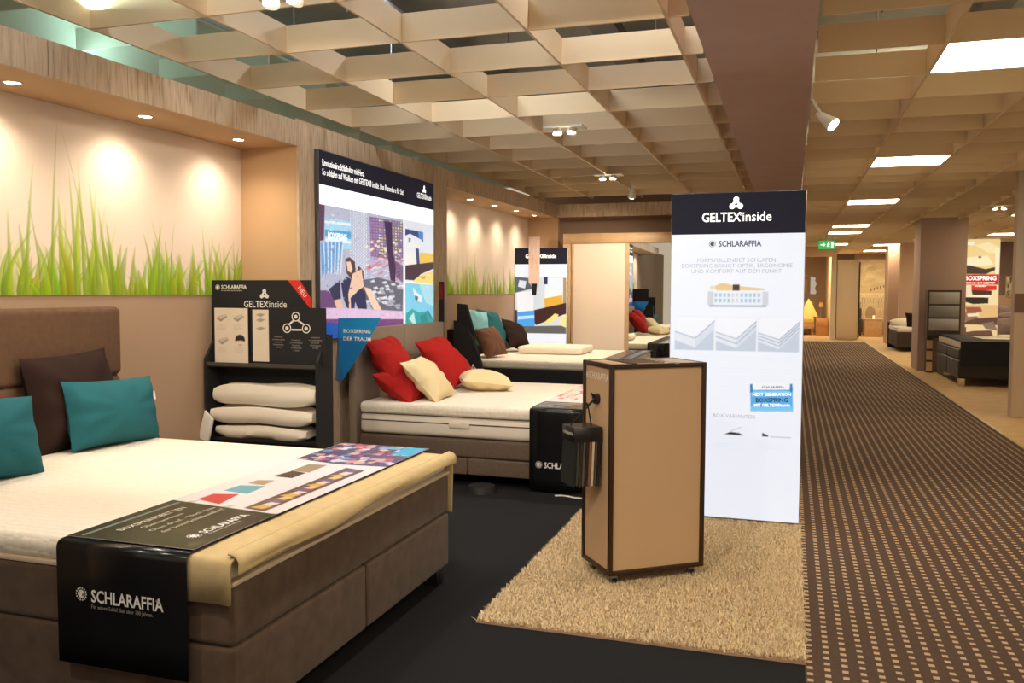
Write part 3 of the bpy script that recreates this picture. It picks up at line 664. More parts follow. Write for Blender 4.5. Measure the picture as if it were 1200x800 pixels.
def back_sign():
    W, H, D = .80, 2.15, .07
    t = thing('backlit_sign_stand', 'distant backlit display panel with bed photo between far niche and wardrobe, pink strip on it', 'display stand', (-3.94, 12.33, 0))
    MB().box((0, 0, 0), (W, D, H)).build('frame', mat('sign_rim', (.62, .60, .58), .35, .6), t, bevel=.003, seg=1)
    im = canvas(120, 290, (.88, .91, 1.0)); hb = 1.93
    F = lambda pts, c: fill(im, [((x-30)/358., 1-(y-180)/605.*1.0) for x, y in pts], c)
    k_ = .99
    F([(30,245),(388,245),(388,510),(30,510)], (.70,.74,.78)); F([(30,245),(120,250),(150,300),(30,320)], (.10,.12,.16)); F([(60,260),(110,265),(100,300),(50,290)], (.75,.8,.85)); F([(240,250),(365,250),(365,330),(240,310)], (.82,.88,.95)); F([(232,245),(258,245),(258,280),(232,280)], (.02,.03,.10))
    F([(365,250),(388,250),(388,420),(365,420)], (.45,.30,.15)); F([(40,320),(160,310),(160,400),(50,410)], (.93,.92,.92)); F([(235,345),(355,310),(365,370),(240,390)], (.85,.45,.05)); F([(240,310),(355,305),(355,330),(240,345)], (.97,.93,.85))
    F([(165,400),(388,365),(388,415),(180,470),(165,460)], (.06,.02,.02)); F([(45,410),(165,402),(170,480),(50,480)], (.08,.40,.88)); F([(50,430),(165,424),(166,438),(50,446)], (.55,.80,1.)); F([(30,478),(388,470),(388,508),(30,508)], (.13,.13,.12))
    F([(230,460),(310,415),(335,420),(325,440),(250,470)], (.95,.78,.25)); F([(345,440),(388,415),(388,480),(350,470)], (.95,.80,.30)); F([(30,400),(45,400),(48,480),(30,480)], (.03,.03,.06))
    for y in (595, 650, 708): F([(50,y-5),(120,y-5),(120,y+3),(50,y+3)], (.45,.47,.5)); [F([(218+k*24,y-10),(234+k*24,y-10),(238+k*24,y+10),(222+k*24,y+8)], (.08,.08,.1)) for k in range(3)]
    raster('poster_print', im, frame((.004, -.0012, .003), (1,0,0), (0,-1,0)), P_LIT, W-.008, hb-.003, t)
    MB().box((.002, -.0016, hb-.02), (W-.002, 0, H-.002)).build('header_band', INK_NAVY, t)
    text_mb([('GELTEX®inside', .40, 2.0, .085, 'CENTER', .016, .85)], frame((0, -.003, 0), (1,0,0), (0,-1,0)), INK_WHITE, parent=t)
    # pink card strip hanging in front on a dark clip
    s = thing('card_strip', 'pale pink printed card strip standing before the distant backlit panel', 'card strip', (-3.62, 12.26, 1.45))
    im = canvas(14, 50, (.93,.70,.63)); speckle(im, 0, 0, 1, 1, [(.95,.85,.80),(.80,.42,.36),(.92,.75,.68)], 26, .12, 4)
    MB().box((-.085, .0, .17), (.085, .006, .86)).build('card', mat('pink_card', (.92,.74,.66), .6), s)
    raster('card_print', im, frame((-.083, -.0015, .172), (1,0,0), (0,-1,0)), P_PRINT, .166, .684, s)
    MB().prism([(-.045,0,.18),(.045,0,.18),(.03,0,.0),(-.03,0,.0)], (0,.012,0)).build('clip', M_BLACKM, s)
    MB().box((-.01, .006, .02), (.01, .08, .05)).build('clip_arm', M_BLACKM, s)
back_sign()

# ================================================================ WARDROBE
def wardrobe():
    x0, x1, y0, z1 = -3.22, -.95, 12.60, 2.36
    t = thing('sliding_wardrobe', 'beech sliding-door wardrobe with one cream door and one mirror door below the cross fascia', 'wardrobe', (0,0,0))
    MB().box((x0, y0+.04, 0), (x1, 13.60, z1)).build('carcass', M_WARDWOOD, t)
    MB().box((x0-.05, y0, z1-.14), (x1, y0+.05, z1+.01)).build('cornice', M_WARDWOOD, t, bevel=.004, seg=1)
    MB().box((x0-.05, y0, 0), (x0+.07, y0+.05, z1-.14)).build('side_post', M_WARDWOOD, t, bevel=.004, seg=1)
    for nm, a, b, m in (('sliding_door', x0+.08, -2.30, M_WARDCREAM), ('mirror_door', -2.30, x1-.05, M_MIRROR)):
        d = MB().box((a+.03, y0+.012, .06), (b-.03, y0+.03, z1-.145)).build(nm, m, t)
        for u, v in ((a, a+.032), (b-.032, b)):
            MB().box((u, y0+.004, .05), (v, y0+.034, z1-.142)).build('door_stile', M_WARDWOOD, d)
wardrobe()

# ================================================================ BEDS
def box_bed(name, lab, x0, x1, y0, y1, zt, fab, layers, parts, head, grp=None, rz=0):
    """head at -X side.  layers=(z seam, z box top, z mattress top)"""
    cx, cy = x0, (y0+y1)/2; L = x1-x0; W = (y1-y0)/2
    t = thing(name, lab, 'bed', (cx, cy, 0), rz, grp)
    zs, zb = layers
    if parts == 'two':
        for s0, s1 in ((-W, -.003), (.003, W)): soft_box((0, s0, .09), (L, s1, zs-.002), .02, 'base_box', fab, t)
    elif parts == 'three':
        for a, b in ((0, L*.5-.003), (L*.5+.003, L)): soft_box((a, -W, .09), (b, W, zs-.002), .015, 'base_box', fab, t)
    else: soft_box((0, -W, .09), (L, W, zs-.002), .02, 'base_box', fab, t)
    soft_box((0, -W, zs+.002), (L, W, zb), .025, 'upper_box', fab, t)
    return t, L, W
def corner_legs(t, L, W, m=M_BLACK, inset=.06, h=.09):
    for x in (inset, L-inset):
        for y in (-W+inset, W-inset):
            MB().box((x-.035, y-.035, 0), (x+.035, y+.035, h+.005)).build('leg', m, t, bevel=.005, seg=1)
# --- bed 1 (near, brown)
b1, L1, W1 = box_bed('boxspring_bed', 'large brown upholstered boxspring bed with white quilted topper in the left foreground', -3.66, -1.66, 2.27, 4.09, .66, M_FAB_BROWN, (.365, .565), 'two', None)
corner_legs(b1, L1, W1)
def mattress_mesh(x0, x1, y0, y1, z0, z1, r, nx, ny, bumpz, name, m, parent):
    """rounded slab with a gently uneven top"""
    bm = bmesh.new(); bmesh.ops.create_cube(bm, size=1)
    for v in bm.verts: v.co = ((x0+x1)/2+v.co.x*(x1-x0), (y0+y1)/2+v.co.y*(y1-y0), (z0+z1)/2+v.co.z*(z1-z0))
    bmesh.ops.bevel(bm, geom=list(bm.edges), offset=r, segments=4, affect='EDGES', profile=.5)
    top = [f for f in bm.faces if f.normal.z > .9]
    me = bpy.data.meshes.new(name); bm.to_mesh(me); bm.free()
    return fin(name, me, m, parent, True)
mattress_mesh(.0, L1-.01, -W1+.005, W1-.005, .572, .655, .035, 0, 0, 0, 'topper', QUILT, b1)
MB().box((.0, -W1+.0, .562), (L1+.003, W1-.0, .578)).build('piping', mat('pale_piping', (.62,.50,.38), .8), b1, bevel=.006)
# padded headboard
def headboard(t, W, z1, fab, x=-.14, n=2, m_side=None):
    h = MB().box((x, -W-.0, .06), (x+.10, W+.0, z1)).build('headboard', fab, t, bevel=.03, seg=4)
    zs = [(.62, z1-.44), (z1-.435, z1-.01)]
    for k in range(n):
        a, b = -W+2*W/n*k, -W+2*W/n*(k+1)
        soft_box((x+.06, a+.004, .60), (x+.120, b-.004, z1-.40), .03, 'pad', fab, h)
    soft_box((x+.05, -W+.002, z1-.395), (x+.132, W-.002, z1+.005), .04, 'top_pad', fab, h)
headboard(b1, W1+.06, 1.40, mat('headboard_brown', (.135, .075, .044), .9, noise=.1, nscale=30, bump=.35, bscale=500, spec=.2), -.24, 2)
# gold blanket + printed runner across its foot
def drape(name, prof, w0, w1, m, lab, cat, th=.006, axis='Y', loc=(0,0,0), wave=.0, nw=8, seed=0):
    """strip whose long profile prof=[(s,z)] runs along Y, extruded in X from w0 to w1"""
    r = np.random.default_rng(seed); V = []; Fc = []; n = len(prof)
    # tighten with rounded corners
    for j in range(nw+1):
        x = w0+(w1-w0)*j/nw
        for i, (y, z) in enumerate(prof):
            wv = wave*math.sin(j*1.7+i*.9+seed)*(.4+.6*(z < .6)); V.append((x+wv*.6, y+wv*(1 if z < .62 else 0), z+(wave*.5*math.sin(i*1.3+j*.8) if z > .62 else 0)))
    for j in range(nw):
        for i in range(n-1): Fc.append((j*n+i, j*n+i+1, (j+1)*n+i+1, (j+1)*n+i))
    me = bpy.data.meshes.new(name); me.from_pydata(V, [], Fc)
    o = fin(name, me, m, None, True); md = o.modifiers.new('thick', 'SOLIDIFY'); md.thickness = th; md.offset = 1
    o.location = loc
    if lab: tag(o, lab, cat)
    return o
def rounded(pts, r, seg=5):
    out = [pts[0]]
    for i in range(1, len(pts)-1):
        a, b, c = (Vector((*p, 0)) for p in pts[i-1:i+2]); d1 = (a-b).normalized(); d2 = (c-b).normalized()
        p, q = b+d1*r, b+d2*r
        for k in range(seg+1):
            s = k/seg; v = p.lerp(b, s).lerp(b.lerp(q, s), s); out.append((v.x, v.y))
    out.append(pts[-1]); return out
def densify(p, d=.08):
    o = [p[0]]
    for a, b in zip(p[:-1], p[1:]):
        n = max(1, int(math.hypot(b[0]-a[0], b[1]-a[1])/d))
        for k in range(1, n+1): o.append((a[0]+(b[0]-a[0])*k/n, a[1]+(b[1]-a[1])*k/n))
    return o
pf = densify(rounded([(2.245, .515), (2.245, .662), (4.115, .662), (4.115, .36)], .035))
gold = drape('blanket', pf, -1.98, -1.648, M_GOLD, 'gold beige blanket folded along the foot edge of the brown bed, under the printed runner', 'blanket', .009, wave=.0035, nw=6)
# the part that hangs over the foot edge as a soft roll
V = []; Fc = []; nY = 60; nR = 10
for i in range(nY):
    y = 2.262+1.84*i/(nY-1); drop = .020+.010*math.sin(y*3.1)+.006*math.sin(y*9+1)
    for j in range(nR):
        s = j/(nR-1); a = s*PI/2*1.05
        if s < .6: x = -1.668+.040*math.sin(s/.6*PI/2); z = .640+.031*math.cos(s/.6*PI/2)
        else: x = -1.628+.004*math.sin(y*7); z = .640-(s-.6)/.4*drop
        V.append((x, y, z))
for i in range(nY-1):
    for j in range(nR-1): Fc.append((i*nR+j, (i+1)*nR+j, (i+1)*nR+j+1, i*nR+j+1))
me = bpy.data.meshes.new('hem'); me.from_pydata(V, [], Fc); o = fin('hem', me, M_GOLD, gold, True); o.modifiers.new('t', 'SOLIDIFY').thickness = .006
def runner_print():
    im = canvas(330, 84, (.84, .80, .84))          # u along Y 2.27..4.17, v across X: 0=-1.79 (foot) 1=-2.33 (head)
    def q(pts): return [((y-2.27)/1.90, (-x-1.79)/.54) for x, y in pts]
    F = lambda pts, c, a=1.: fill(im, q(pts), c, a)
    F([(-2.33,2.27),(-2.33,2.80),(-1.79,2.74),(-1.79,2.27)], (.016,.015,.010))
    r = np.random.default_rng(5)
    for k in range(26):
        x, y = -2.3+.5*r.uniform(), 2.3+.45*r.uniform(); F([(x,y),(x+.03,y+.06),(x+.06,y+.08),(x+.05,y)], [(.10,.085,.04),(.05,.06,.02),(.14,.11,.06),(.02,.05,.02)][k % 4], .35)
    F([(-2.285,2.29),(-2.285,2.78),(-2.270,2.78),(-2.270,2.29)], (.22,.26,.24))
    F([(-2.24,2.84),(-2.24,2.94),(-2.13,2.97),(-2.10,2.80)], (.62,.05,.06)); F([(-2.235,3.0),(-2.23,3.11),(-2.11,3.13),(-2.10,2.98)], (.15,.42,.55)); F([(-2.22,3.15),(-2.22,3.22),(-2.14,3.24),(-2.13,3.14)], (.42,.33,.22))
    F([(-2.20,3.31),(-2.18,3.44),(-2.09,3.42),(-2.09,3.30)], (.12,.08,.06)); F([(-2.19,3.44),(-2.19,3.60),(-2.09,3.61),(-2.08,3.43)], (.36,.29,.20))
    F([(-1.97,2.78),(-1.86,2.76),(-1.85,3.55),(-1.97,3.58)], (.16,.09,.08)); 
    for k in range(15):
        y = 2.80+.05*k; F([(-1.955+.02*(k % 2),y),(-1.92,y+.05),(-1.875,y+.04),(-1.89,y-.01)], [(.80,.50,.12),(.85,.80,.80),(.25,.15,.25),(.85,.62,.25)][k % 4], .9)
    F([(-2.33,3.70),(-2.33,4.17),(-1.79,4.17),(-1.79,3.66),(-2.05,3.64)], (.10,.09,.18))
    for k in range(110):
        x, y = -2.31+.50*r.uniform(), 3.70+.46*r.uniform(); a = r.uniform(0, 6.28); c = [(.78,.45,.36),(.75,.70,.80),(.04,.04,.12),(.60,.35,.40),(.20,.35,.60),(.55,.12,.18)][r.integers(6)]
        F([(x+.045*math.cos(a+t)*r.uniform(.4,1), y+.05*math.sin(a+t)*r.uniform(.3,1)) for t in (0, 1.5, 3, 4.5)], c, .85)
    F([(-1.92,3.95),(-1.92,4.15),(-1.80,4.16),(-1.80,3.95)], (.03,.42,.72)); F([(-2.06,4.08),(-2.06,4.15),(-1.93,4.15),(-1.93,4.08)], (.10,.45,.70))
    return im
run = drape('bed_runner', densify(rounded([(2.232, .255), (2.232, .668), (4.17, .668)], .03)), -2.32, -1.80, M_GLOSSBLACK, 'glossy black printed advertising runner across the foot of the brown bed', 'bed runner', .003, nw=2)
run['category'] = 'bed runner'
raster('runner_print', runner_print(), frame((-1.80, 2.27, .6725), (0,1,0), (0,0,1)) @ Matrix.Identity(4), P_GLOSS, 1.89, .515, run)
fn = frame((-2.32, 2.2275, .25), (1,0,0), (0,-1,0))
text_mb([('SCHLARAFFIA', .145, .225, .058, 'LEFT', .020, .80), ('®', .405, .25, .018, 'LEFT', 0)], fn, M_WHITE, parent=run)
text_mb([('Für seinen Schlaf. Seit über 100 Jahren.',   .145, .203, .0185, 'LEFT', 0, .85)], fn, mat('grey_ink', (.35,.33,.31), .6), parent=run)
round_logo(fn, .105, .247, .023, M_WHITE, run)
ft = frame((-2.32, 2.27, .6735), (0,1,0), (0,0,1)); ft = frame((-1.80, 2.27, .6740), (0,1,0), (0,0,1))
text_mb([('SCHLARAFFIA', .17, .085, .050, 'LEFT', .022, .82)], ft, M_WHITE, parent=run)
text_mb([('Für seinen Schlaf. Seit über 100 Jahren.', .17, .066, .014, 'LEFT', 0, .8)], ft, M_WHITE, parent=run)
round_logo(ft, .13, .10, .026, M_WHITE, run)
text_mb([('BOXSPRINGBETTEN', .10, .375, .040, 'LEFT', .012, .95), ('Obermatratzen', .15, .325, .034, 'LEFT', .0), ('Oben drauf. - Noch dazu', .13, .272, .034, 'LEFT', .0), ('der beste Schlafkomfort!', .13, .225, .034, 'LEFT', 0)], ft, mat('pale_ink', (.62,.56,.45), .6), parent=run)
# cushions of bed 1
cushion('dark brown square cushion propped against the brown headboard', (-3.70, 3.70, .905), .62, .52, .17, M_FAB_DKBR, 2, 10, 2, 3, 'cushions on the near bed')
cushion('whole teal oblong cushion in front of the dark brown one', (-3.53, 3.80, .835), .60, .37, .17, M_FAB_TEAL, -4, 12, -2, 8, 'cushions on the near bed', tagc=.12)
cushion('teal cushion cut by the left picture edge', (-3.42, 2.86, .835), .60, .39, .17, M_FAB_TEAL, -10, 20, -4, 12, 'cushions on the near bed')

# --- bed 2 (middle, taupe)
b2, L2, W2 = box_bed('boxspring_bed', 'taupe boxspring bed with white mattress and red cushions in the middle of the bay', -3.27, -1.42, 6.15, 8.0, .62, M_FAB_TAUPE, (.22, .365), 'three', None)
corner_legs(b2, L2, W2, M_BLACK, .22)
mt = mattress_mesh(.0, L2-.0, -W2+.0, W2, .37, .535, .04, 0, 0, 0, 'mattress', M_MATTR, b2)
MB().box((.02, -W2-.003, .475), (L2-.05, -W2+.001, .483)).build('zip', M_PIPING, mt)
MB().box((L2*.42, -W2-.018, .452), (L2*.42+.17, -W2-.006, .487)).build('carry_handle', mat('handle_webbing', (.70,.62,.52), .8), mt, bevel=.005)
tp = mattress_mesh(.0, L2+.005, -W2-.004, W2+.004, .528, .622, .035, 0, 0, 0, 'topper', QUILT, b2)
MB().box((.03, -W2-.006, .530), (L2, -W2+.0, .536)).build('seam', M_PIPING, tp)
for k in (0, 1):
    a, b = -W2+W2*k, -W2+W2*(k+1)
    soft_box((-.095, a+.003, .06), (-.03, b-.003, 1.20), .012, 'headboard_panel', mat('headboard_taupe', (.25, .195, .15), .75, noise=.06, nscale=50, bump=.2, bscale=500), b2, 2)
r2 = drape('bed_runner', densify(rounded([(6.128, .02), (6.128, .632), (8.02, .632), (8.02, .3)], .03)), -1.84, -1.40, M_GLOSSBLACK, 'black printed runner over the foot end of the bed with red cushions', 'bed runner', .003, nw=3, wave=.0)
im = canvas(60, 200, (.84,.80,.80)); speckle(im, 0, .30, 1, 1, [(.75,.12,.12),(.85,.8,.8),(.3,.3,.4),(.8,.6,.5),(.2,.35,.6)], 90, .09, 9); rect(im, 0, 0, 1, .20, (.012,.012,.012)); 
raster('runner_print', im, frame((-1.84, 6.17, .6362), (1,0,0), (0,0,1)), P_GLOSS, .43, 1.83, r2)
f2 = frame((-1.84, 6.1255, .02), (1,0,0), (0,-1,0))
text_mb([('SCHLARAFFIA', .115, .17, .062, 'LEFT', .02, .8)], f2, M_WHITE, parent=r2); round_logo(f2, .075, .193, .026, M_WHITE, r2)
ftx = frame((-1.84, 6.17, .6375), (1,0,0), (0,0,1))
text_mb([('BOXSPRINGBETTEN', .02, .27, .04, 'LEFT', .01), ('Obermatratzen', .02, .20, .04, 'LEFT', .01), ('Bezüge', .02, .13, .04, 'LEFT', .01), ('Made for you', .02, .06, .04, 'LEFT', .01)], ftx, M_WHITE, parent=r2)
g2 = 'cushions on the middle bed'
cushion('dark red cushion lying low beneath the first red cushion by the headboard', (-3.02, 6.42, .73), .46, .40, .15, M_FAB_RED, 5, 55, 0, 21, g2)
cushion('upper red cushion nearest the blue card, leaning on the taupe headboard', (-3.12, 6.46, .92), .46, .48, .16, M_FAB_RED, -5, 36, 4, 22, g2)
cushion('red cushion farther from the blue card, leaning on the taupe headboard', (-3.02, 7.36, .86), .46, .56, .16, M_FAB_RED, -5, 44, 3, 23, g2)
cushion('cream cushion standing tilted against the two red cushions', (-2.82, 6.50, .785), .44, .44, .13, M_FAB_CREAM, -4, 44, 6, 24, g2)
cushion('cream cushion lying almost flat on the middle bed', (-2.60, 7.25, .70), .46, .46, .13, M_FAB_CREAM, 30, 83, 0, 25, g2)
# small foot stand + cable under bed 2
o = MB().tube((-2.18, 6.02, .0), (-2.18, 6.02, .05), .11, 24, .10).build('floor_socket', mat('black_rubber', (.02,.02,.022), .5), None, True); tag(o, 'flat black round floor box beside the middle bed', 'floor box')
mb = MB(); mb.path([(-1.62+.05*k, 6.05+.02*math.sin(k*1.3), .006) for k in range(7)], .006); o = mb.build('cable', M_WHITE); tag(o, 'short white cable on the black carpet by the middle bed', 'cable')

# --- bed 3 (far niche, black)
b3, L3, W3 = box_bed('boxspring_bed', 'black boxspring bed with teal and brown cushions in the far niche', -3.80, -1.80, 9.55, 11.75, .66, M_BLACKM, (.36, .60), 'one', None)
corner_legs(b3, L3, W3)
mattress_mesh(.0, L3, -W3, W3, .60, .70, .035, 0, 0, 0, 'topper', QUILT, b3)
MB().box((-.12, -W3, .05), (-.01, W3, 1.05)).build('headboard', M_FAB_DKBR, b3, bevel=.02)
r3 = drape('bed_runner', densify(rounded([(9.53, .10), (9.53, .708), (11.77, .708), (11.77, .3)], .03)), -2.12, -1.78, M_GLOSSBLACK, 'black runner over the foot of the far niche bed', 'bed runner', .003, nw=2)
o = soft_box((-3.35, 10.6, .705), (-2.50, 11.3, .80), .04, 'foam_pillow', M_PILLOWW, None); tag(o, 'flat cream pillow slab lying on the far niche bed', 'pillow')
g3 = 'cushions on the far bed'
cushion('mid brown cushion nearest the black slanted panel on the far bed', (-3.48, 9.93, .89), .40, .40, .14, M_FAB_MBR, -25, 30, 6, 31, g3)
cushion('light blue cushion behind the mid brown one on the far bed', (-3.68, 9.95, 1.05), .40, .48, .13, M_FAB_LBLUE, -30, 20, -10, 32, g3)
cushion('teal cushion leaning high on the far headboard', (-3.72, 10.65, 1.02), .50, .50, .15, M_FAB_TEAL, -10, 22, -8, 33, g3)
cushion('dark brown cushion at the right of the far bed group', (-3.52, 11.05, .92), .46, .42, .15, M_FAB_DKBR, -12, 30, -14, 34, g3)
# slanted black display panel between bed 2 and bed 3
sp = thing('slanted_display', 'black slanted display board with small white inside logo beside the far niche', 'display board', (0, 8.62, 0))
MB().prism([(-3.445,0,1.19),(-3.30,0,1.12),(-3.22,0,.98),(-3.13,0,.72),(-3.06,0,.48),(-3.02,0,.0),(-3.445,0,0)], (0,.06,0)).build('board', M_BLACKM, sp)
MB().prism([(-3.445,.1,1.37),(-3.34,.1,1.36),(-3.25,.1,1.05),(-3.2,.1,0),(-3.445,.1,0)], (0,.05,0)).build('rear_board', M_BLACKM, sp)
text_mb([('inside', -3.20, .575, .06, 'LEFT', .005)], frame((0,-.002,0), (1,0,0), (0,-1,0)), M_WHITE, parent=sp)
knot_logo(frame((0,-.002,0), (1,0,0), (0,-1,0)), -3.22, .69, .038, M_WHITE, sp)
po = thing('thin_side_panel', 'narrow upright black panel edge with red strip right of the large backlit picture', 'panel', (-3.43, 8.18, 0))
MB().box((0, 0, 0), (.05, .02, 1.60)).build('board', M_BLACKM, po); MB().box((.004, -.002, 1.42), (.045, 0, 1.58)).build('red_strip', mat('dark_red_print', (.22,.01,.01), .4), po)
# blue folded card over the headboard corner
bc = thing('blue_card', 'folded glossy blue card hanging at the near headboard corner of the middle bed', 'card', (0, 6.02, 0))
V = {'A':(-3.38,0,1.29),'B':(-3.33,-.07,1.29),'C':(-3.01,0,1.295),'D':(-3.10,-.01,1.135),'E':(-3.32,-.07,.79),'F':(-3.41,0,.80),'G':(-3.34,-.07,1.14),'H':(-3.385,0,1.13)}
def tri(nm, ks, m):
    mb = MB(); mb.add([V[k] for k in ks], [tuple(range(len(ks)))]); o = mb.build(nm, m, bc); md = o.modifiers.new('t', 'SOLIDIFY'); md.thickness = .004; return o
tri('side_flap', 'AHGB', M_BLUECARD); tri('front_flap', 'BGDC', M_BLUECARD2); tri('side_face', 'HFEG', M_BLUECARD); tri('front_face', 'GED', M_BLUECARD)
fb = frame((-3.33, -.0725, 1.15), Vector(V['D'])-Vector(V['G']), (.23,-1,0))
text_mb([('BOXSPRING', .03, .03, .04, 'LEFT', .01), ('DER TRAUM', .03, -.03, .04, 'LEFT', .01)], fb, M_WHITE, parent=bc)

# ================================================================ PILLOW RACK
def rack():
    x0, x1, y0, y1 = -3.93, -3.02, 5.10, 5.30
    t = thing('pillow_rack', 'black cardboard sales rack with GELTEX header and foam pillows, beside the brown bed', 'display rack', (0,0,0))
    for x in (x0, x1-.02):
        MB().prism([(x,y0+.0,0),(x,y0+.0,1.02),(x,y0+.12,1.18),(x,y1,1.20),(x,y1,0)], (.02,0,0)).build('side_panel', M_BLACKM, t)
    MB().box((x0+.02, y1-.015, 0), (x1-.02, y1, 1.2)).build('back_panel', M_BLACKM, t)
    for z in (.06, .47, .985): MB().box((x0+.02, y0+.01, z-.02), (x1-.02, y1-.015, z)).build('shelf', M_BLACK, t)
    h = MB().box((x0-.02, y0+.12, 1.0), (x1-.12, y0+.135, 1.575)).build('header_board', M_BLACKM, t)
    f = frame((x0-.02, y0+.119, 1.0), (1,0,0), (0,-1,0))
    W = x1-.12-x0+.02
    text_mb([('SCHLARAFFIA', .085, .513, .040, 'LEFT', .02, .85), ('GELTEX', .27, .385, .066, 'LEFT', .012, .85), ('®', .455, .41, .025, 'LEFT', 0), ('inside', .475, .385, .070, 'LEFT', .002, .9)], f, M_WHITE, parent=h)
    text_mb([('Für seinen Schlaf. Seit über 100 Jahren.', .085, .498, .0125, 'LEFT', 0, .9)], f, M_WHITE, parent=h)
    round_logo(f, .055, .525, .02, M_WHITE, h); knot_logo(f, .44, .475, .042, M_WHITE, h)
    mb = MB(); mb.add([f@Vector(p) for p in ((W-.18,.575,.001),(W-.085,.575,.001),(W,.455,.001),(W,.375,.001))], [(0,1,2,3)]); mb.build('red_corner', mat('red_print', (.62,.02,.015), .5), h)
    a = math.radians(-50); fr = frame(f@Vector((W-.095,.528,.002)), (math.cos(a),0,math.sin(a)), (0,-1,0)); text_mb([('NEU', 0, -.012, .045, 'LEFT', .005)], fr, M_WHITE, parent=h)
    # picture boards standing on the upper shelf
    L_ = -.045
    g = frame((x0+.04, y0+.055, .99), (1,0,0), (0,-1,0))
    for (a, b, nm, seed) in ((.0, .295, 'product_board', 1), (.305, .90, 'info_board', 2)):
        bd = MB().box((x0+.04+a, y0+.057, .99), (x0+.04+b, y0+.065, 1.385)).build(nm, M_BLACKM, t)
        if seed == 1:
            im = canvas(60, 80, (.80,.70,.58))
            for cx, cy in ((.22,.82),(.72,.82),(.25,.40),(.76,.42)):
                if cx > .7 and cy < .5: disc(im, cx, cy, .15, .10, (.03,.02,.02)); disc(im, cx, cy-.05, .17, .04, (.80,.70,.58))
                else: fill(im, [(cx-.16,cy-.01),(cx+.10,cy+.05),(cx+.17,cy+.02),(cx-.03,cy-.07)], (.32,.26,.22)); fill(im, [(cx-.16,cy+.02),(cx+.10,cy+.07),(cx+.17,cy+.04),(cx-.03,cy-.03)], (.62,.54,.46))
                for k in range(4): rect(im, cx-.17, cy-.13-.03*k, cx+.12-.05*(k % 2), cy-.122-.03*k, (.45,.38,.32), .6)
            raster('board_print', im, g@Matrix.Translation((.012,.004,0)), P_PRINT, .275, .385, bd)
        else:
            im = canvas(30, 90, (.80,.70,.58))
            for k, cy in enumerate((.90,.80,.64)): fill(im, [(.2,cy),(.5,cy+.03),(.8,cy+.01),(.5,cy-.04)], (.40,.34,.28))
            for k in range(12): rect(im, .2, .5-.032*k, .85, .503-.032*k, (.55,.48,.40), .5)
            raster('board_print', im, g@Matrix.Translation((.325,.02,0)), P_PRINT, .13, .36, bd)
            gg = g@Matrix.Translation((.47,0,0)); mb = MB()
            for cx, cy in ((.20,.335),(.13,.255),(.28,.255)): ring(mb, gg, cx, cy, .026, .033, 18); ring(mb, gg, cx, cy, .0, .014, 8)
            for a_, b_ in (((.185,.31),(.145,.28)),((.215,.31),(.265,.28)),((.165,.245),(.245,.245))):
                A, B = Vector((*a_,0)), Vector((*b_,0)); d = (B-A).normalized(); n_ = Vector((-d.y,d.x,0))*.006; mb.add([gg@(A+n_), gg@(B+n_), gg@(B-n_), gg@(A-n_)], [(0,1,2,3)])
            mb.build('diagram', M_WHITE, bd)
            ls = []
            for cx in (.06,.20,.35):
                for k in range(5): ls.append((['Punktelastisch', 'und anpassungsfähig', 'für optimale', 'Druckentlastung', 'im Schlaf'][k], cx, .19-.018*k-(.02 if cx==.2 else 0), .0155, 'CENTER', 0, .8))
            text_mb(ls, gg, mat('grey_ink', (.35,.33,.31), .6), parent=bd)
    MB().box((x0+.02, y0+.0, .975), (x1-.02, y0+.012, 1.0)).build('price_rail', mat('rail_grey', (.07,.065,.06), .3), t)
    gp = 'foam pillows stacked in the black rack'
    def contour(zc, dz, xa, xb, ya, lab, seed, bumpy):
        n = 24; me = pillow_mesh(1, 1, 1, seed, n=16, pinch=.02, wr=.15)
        # contour pillow: side profile swept along X
        prof = []
        yy = np.linspace(0, 1, 14)
        top = [(ya+.155*v, zc+dz*(.78+.22*math.sin(2*PI*v+1.2)*bumpy)) for v in yy]
        pr = [(ya+.012, zc+.0)]+[(ya-.012, zc+dz*.25), (ya-.012, zc+dz*.6)]+top+[(ya+.165, zc+dz*.5), (ya+.155, zc)]
        V = []; Fc = []; m_ = len(pr); nx = 18
        for i in range(nx+1):
            s = i/nx; e = (1-abs(2*s-1)**6)**.5 if 0 < s < 1 else 0.35
            x = xa+(xb-xa)*s; cz = zc+dz*.45
            for (a, b) in pr: V.append((x, ya+.08+(a-ya-.08)*(.75+.25*e), cz+(b-cz)*(.35+.65*e)+.006*math.sin(9*s+a*20+seed)))
        for i in range(nx):
            for k in range(m_): Fc.append((i*m_+k, i*m_+(k+1) % m_, (i+1)*m_+(k+1) % m_, (i+1)*m_+k))
        Fc += [tuple(range(m_-1,-1,-1)), tuple(range(nx*m_, nx*m_+m_))]
        me = bpy.data.meshes.new('foam_pillow'); me.from_pydata(V, [], Fc); o = fin('foam_pillow', me, M_PILLOWW, None, True); tag(o, lab, 'pillow', gp)
    contour(.471, .105, x0+.07, x1-.11, y0+.02, 'bottom foam pillow of the stack in the black rack', 1, .3)
    contour(.578, .125, x0+.04, x1-.05, y0+.00, 'middle foam pillow of the stack in the black rack', 2, .6)
    contour(.706, .145, x0+.06, x1-.035, y0+.01, 'topmost foam pillow of the stack, grey shaded top, in the black rack', 3, 1.)
    o = MB().prism([(x0-.04,y0-.03,.46),(x0+.06,y0-.05,.44),(x0+.10,y0-.05,.60),(x0+.02,y0-.03,.66)], (0,.02,0)).build('white_label', M_WHITE, t, bevel=.004)
rack()

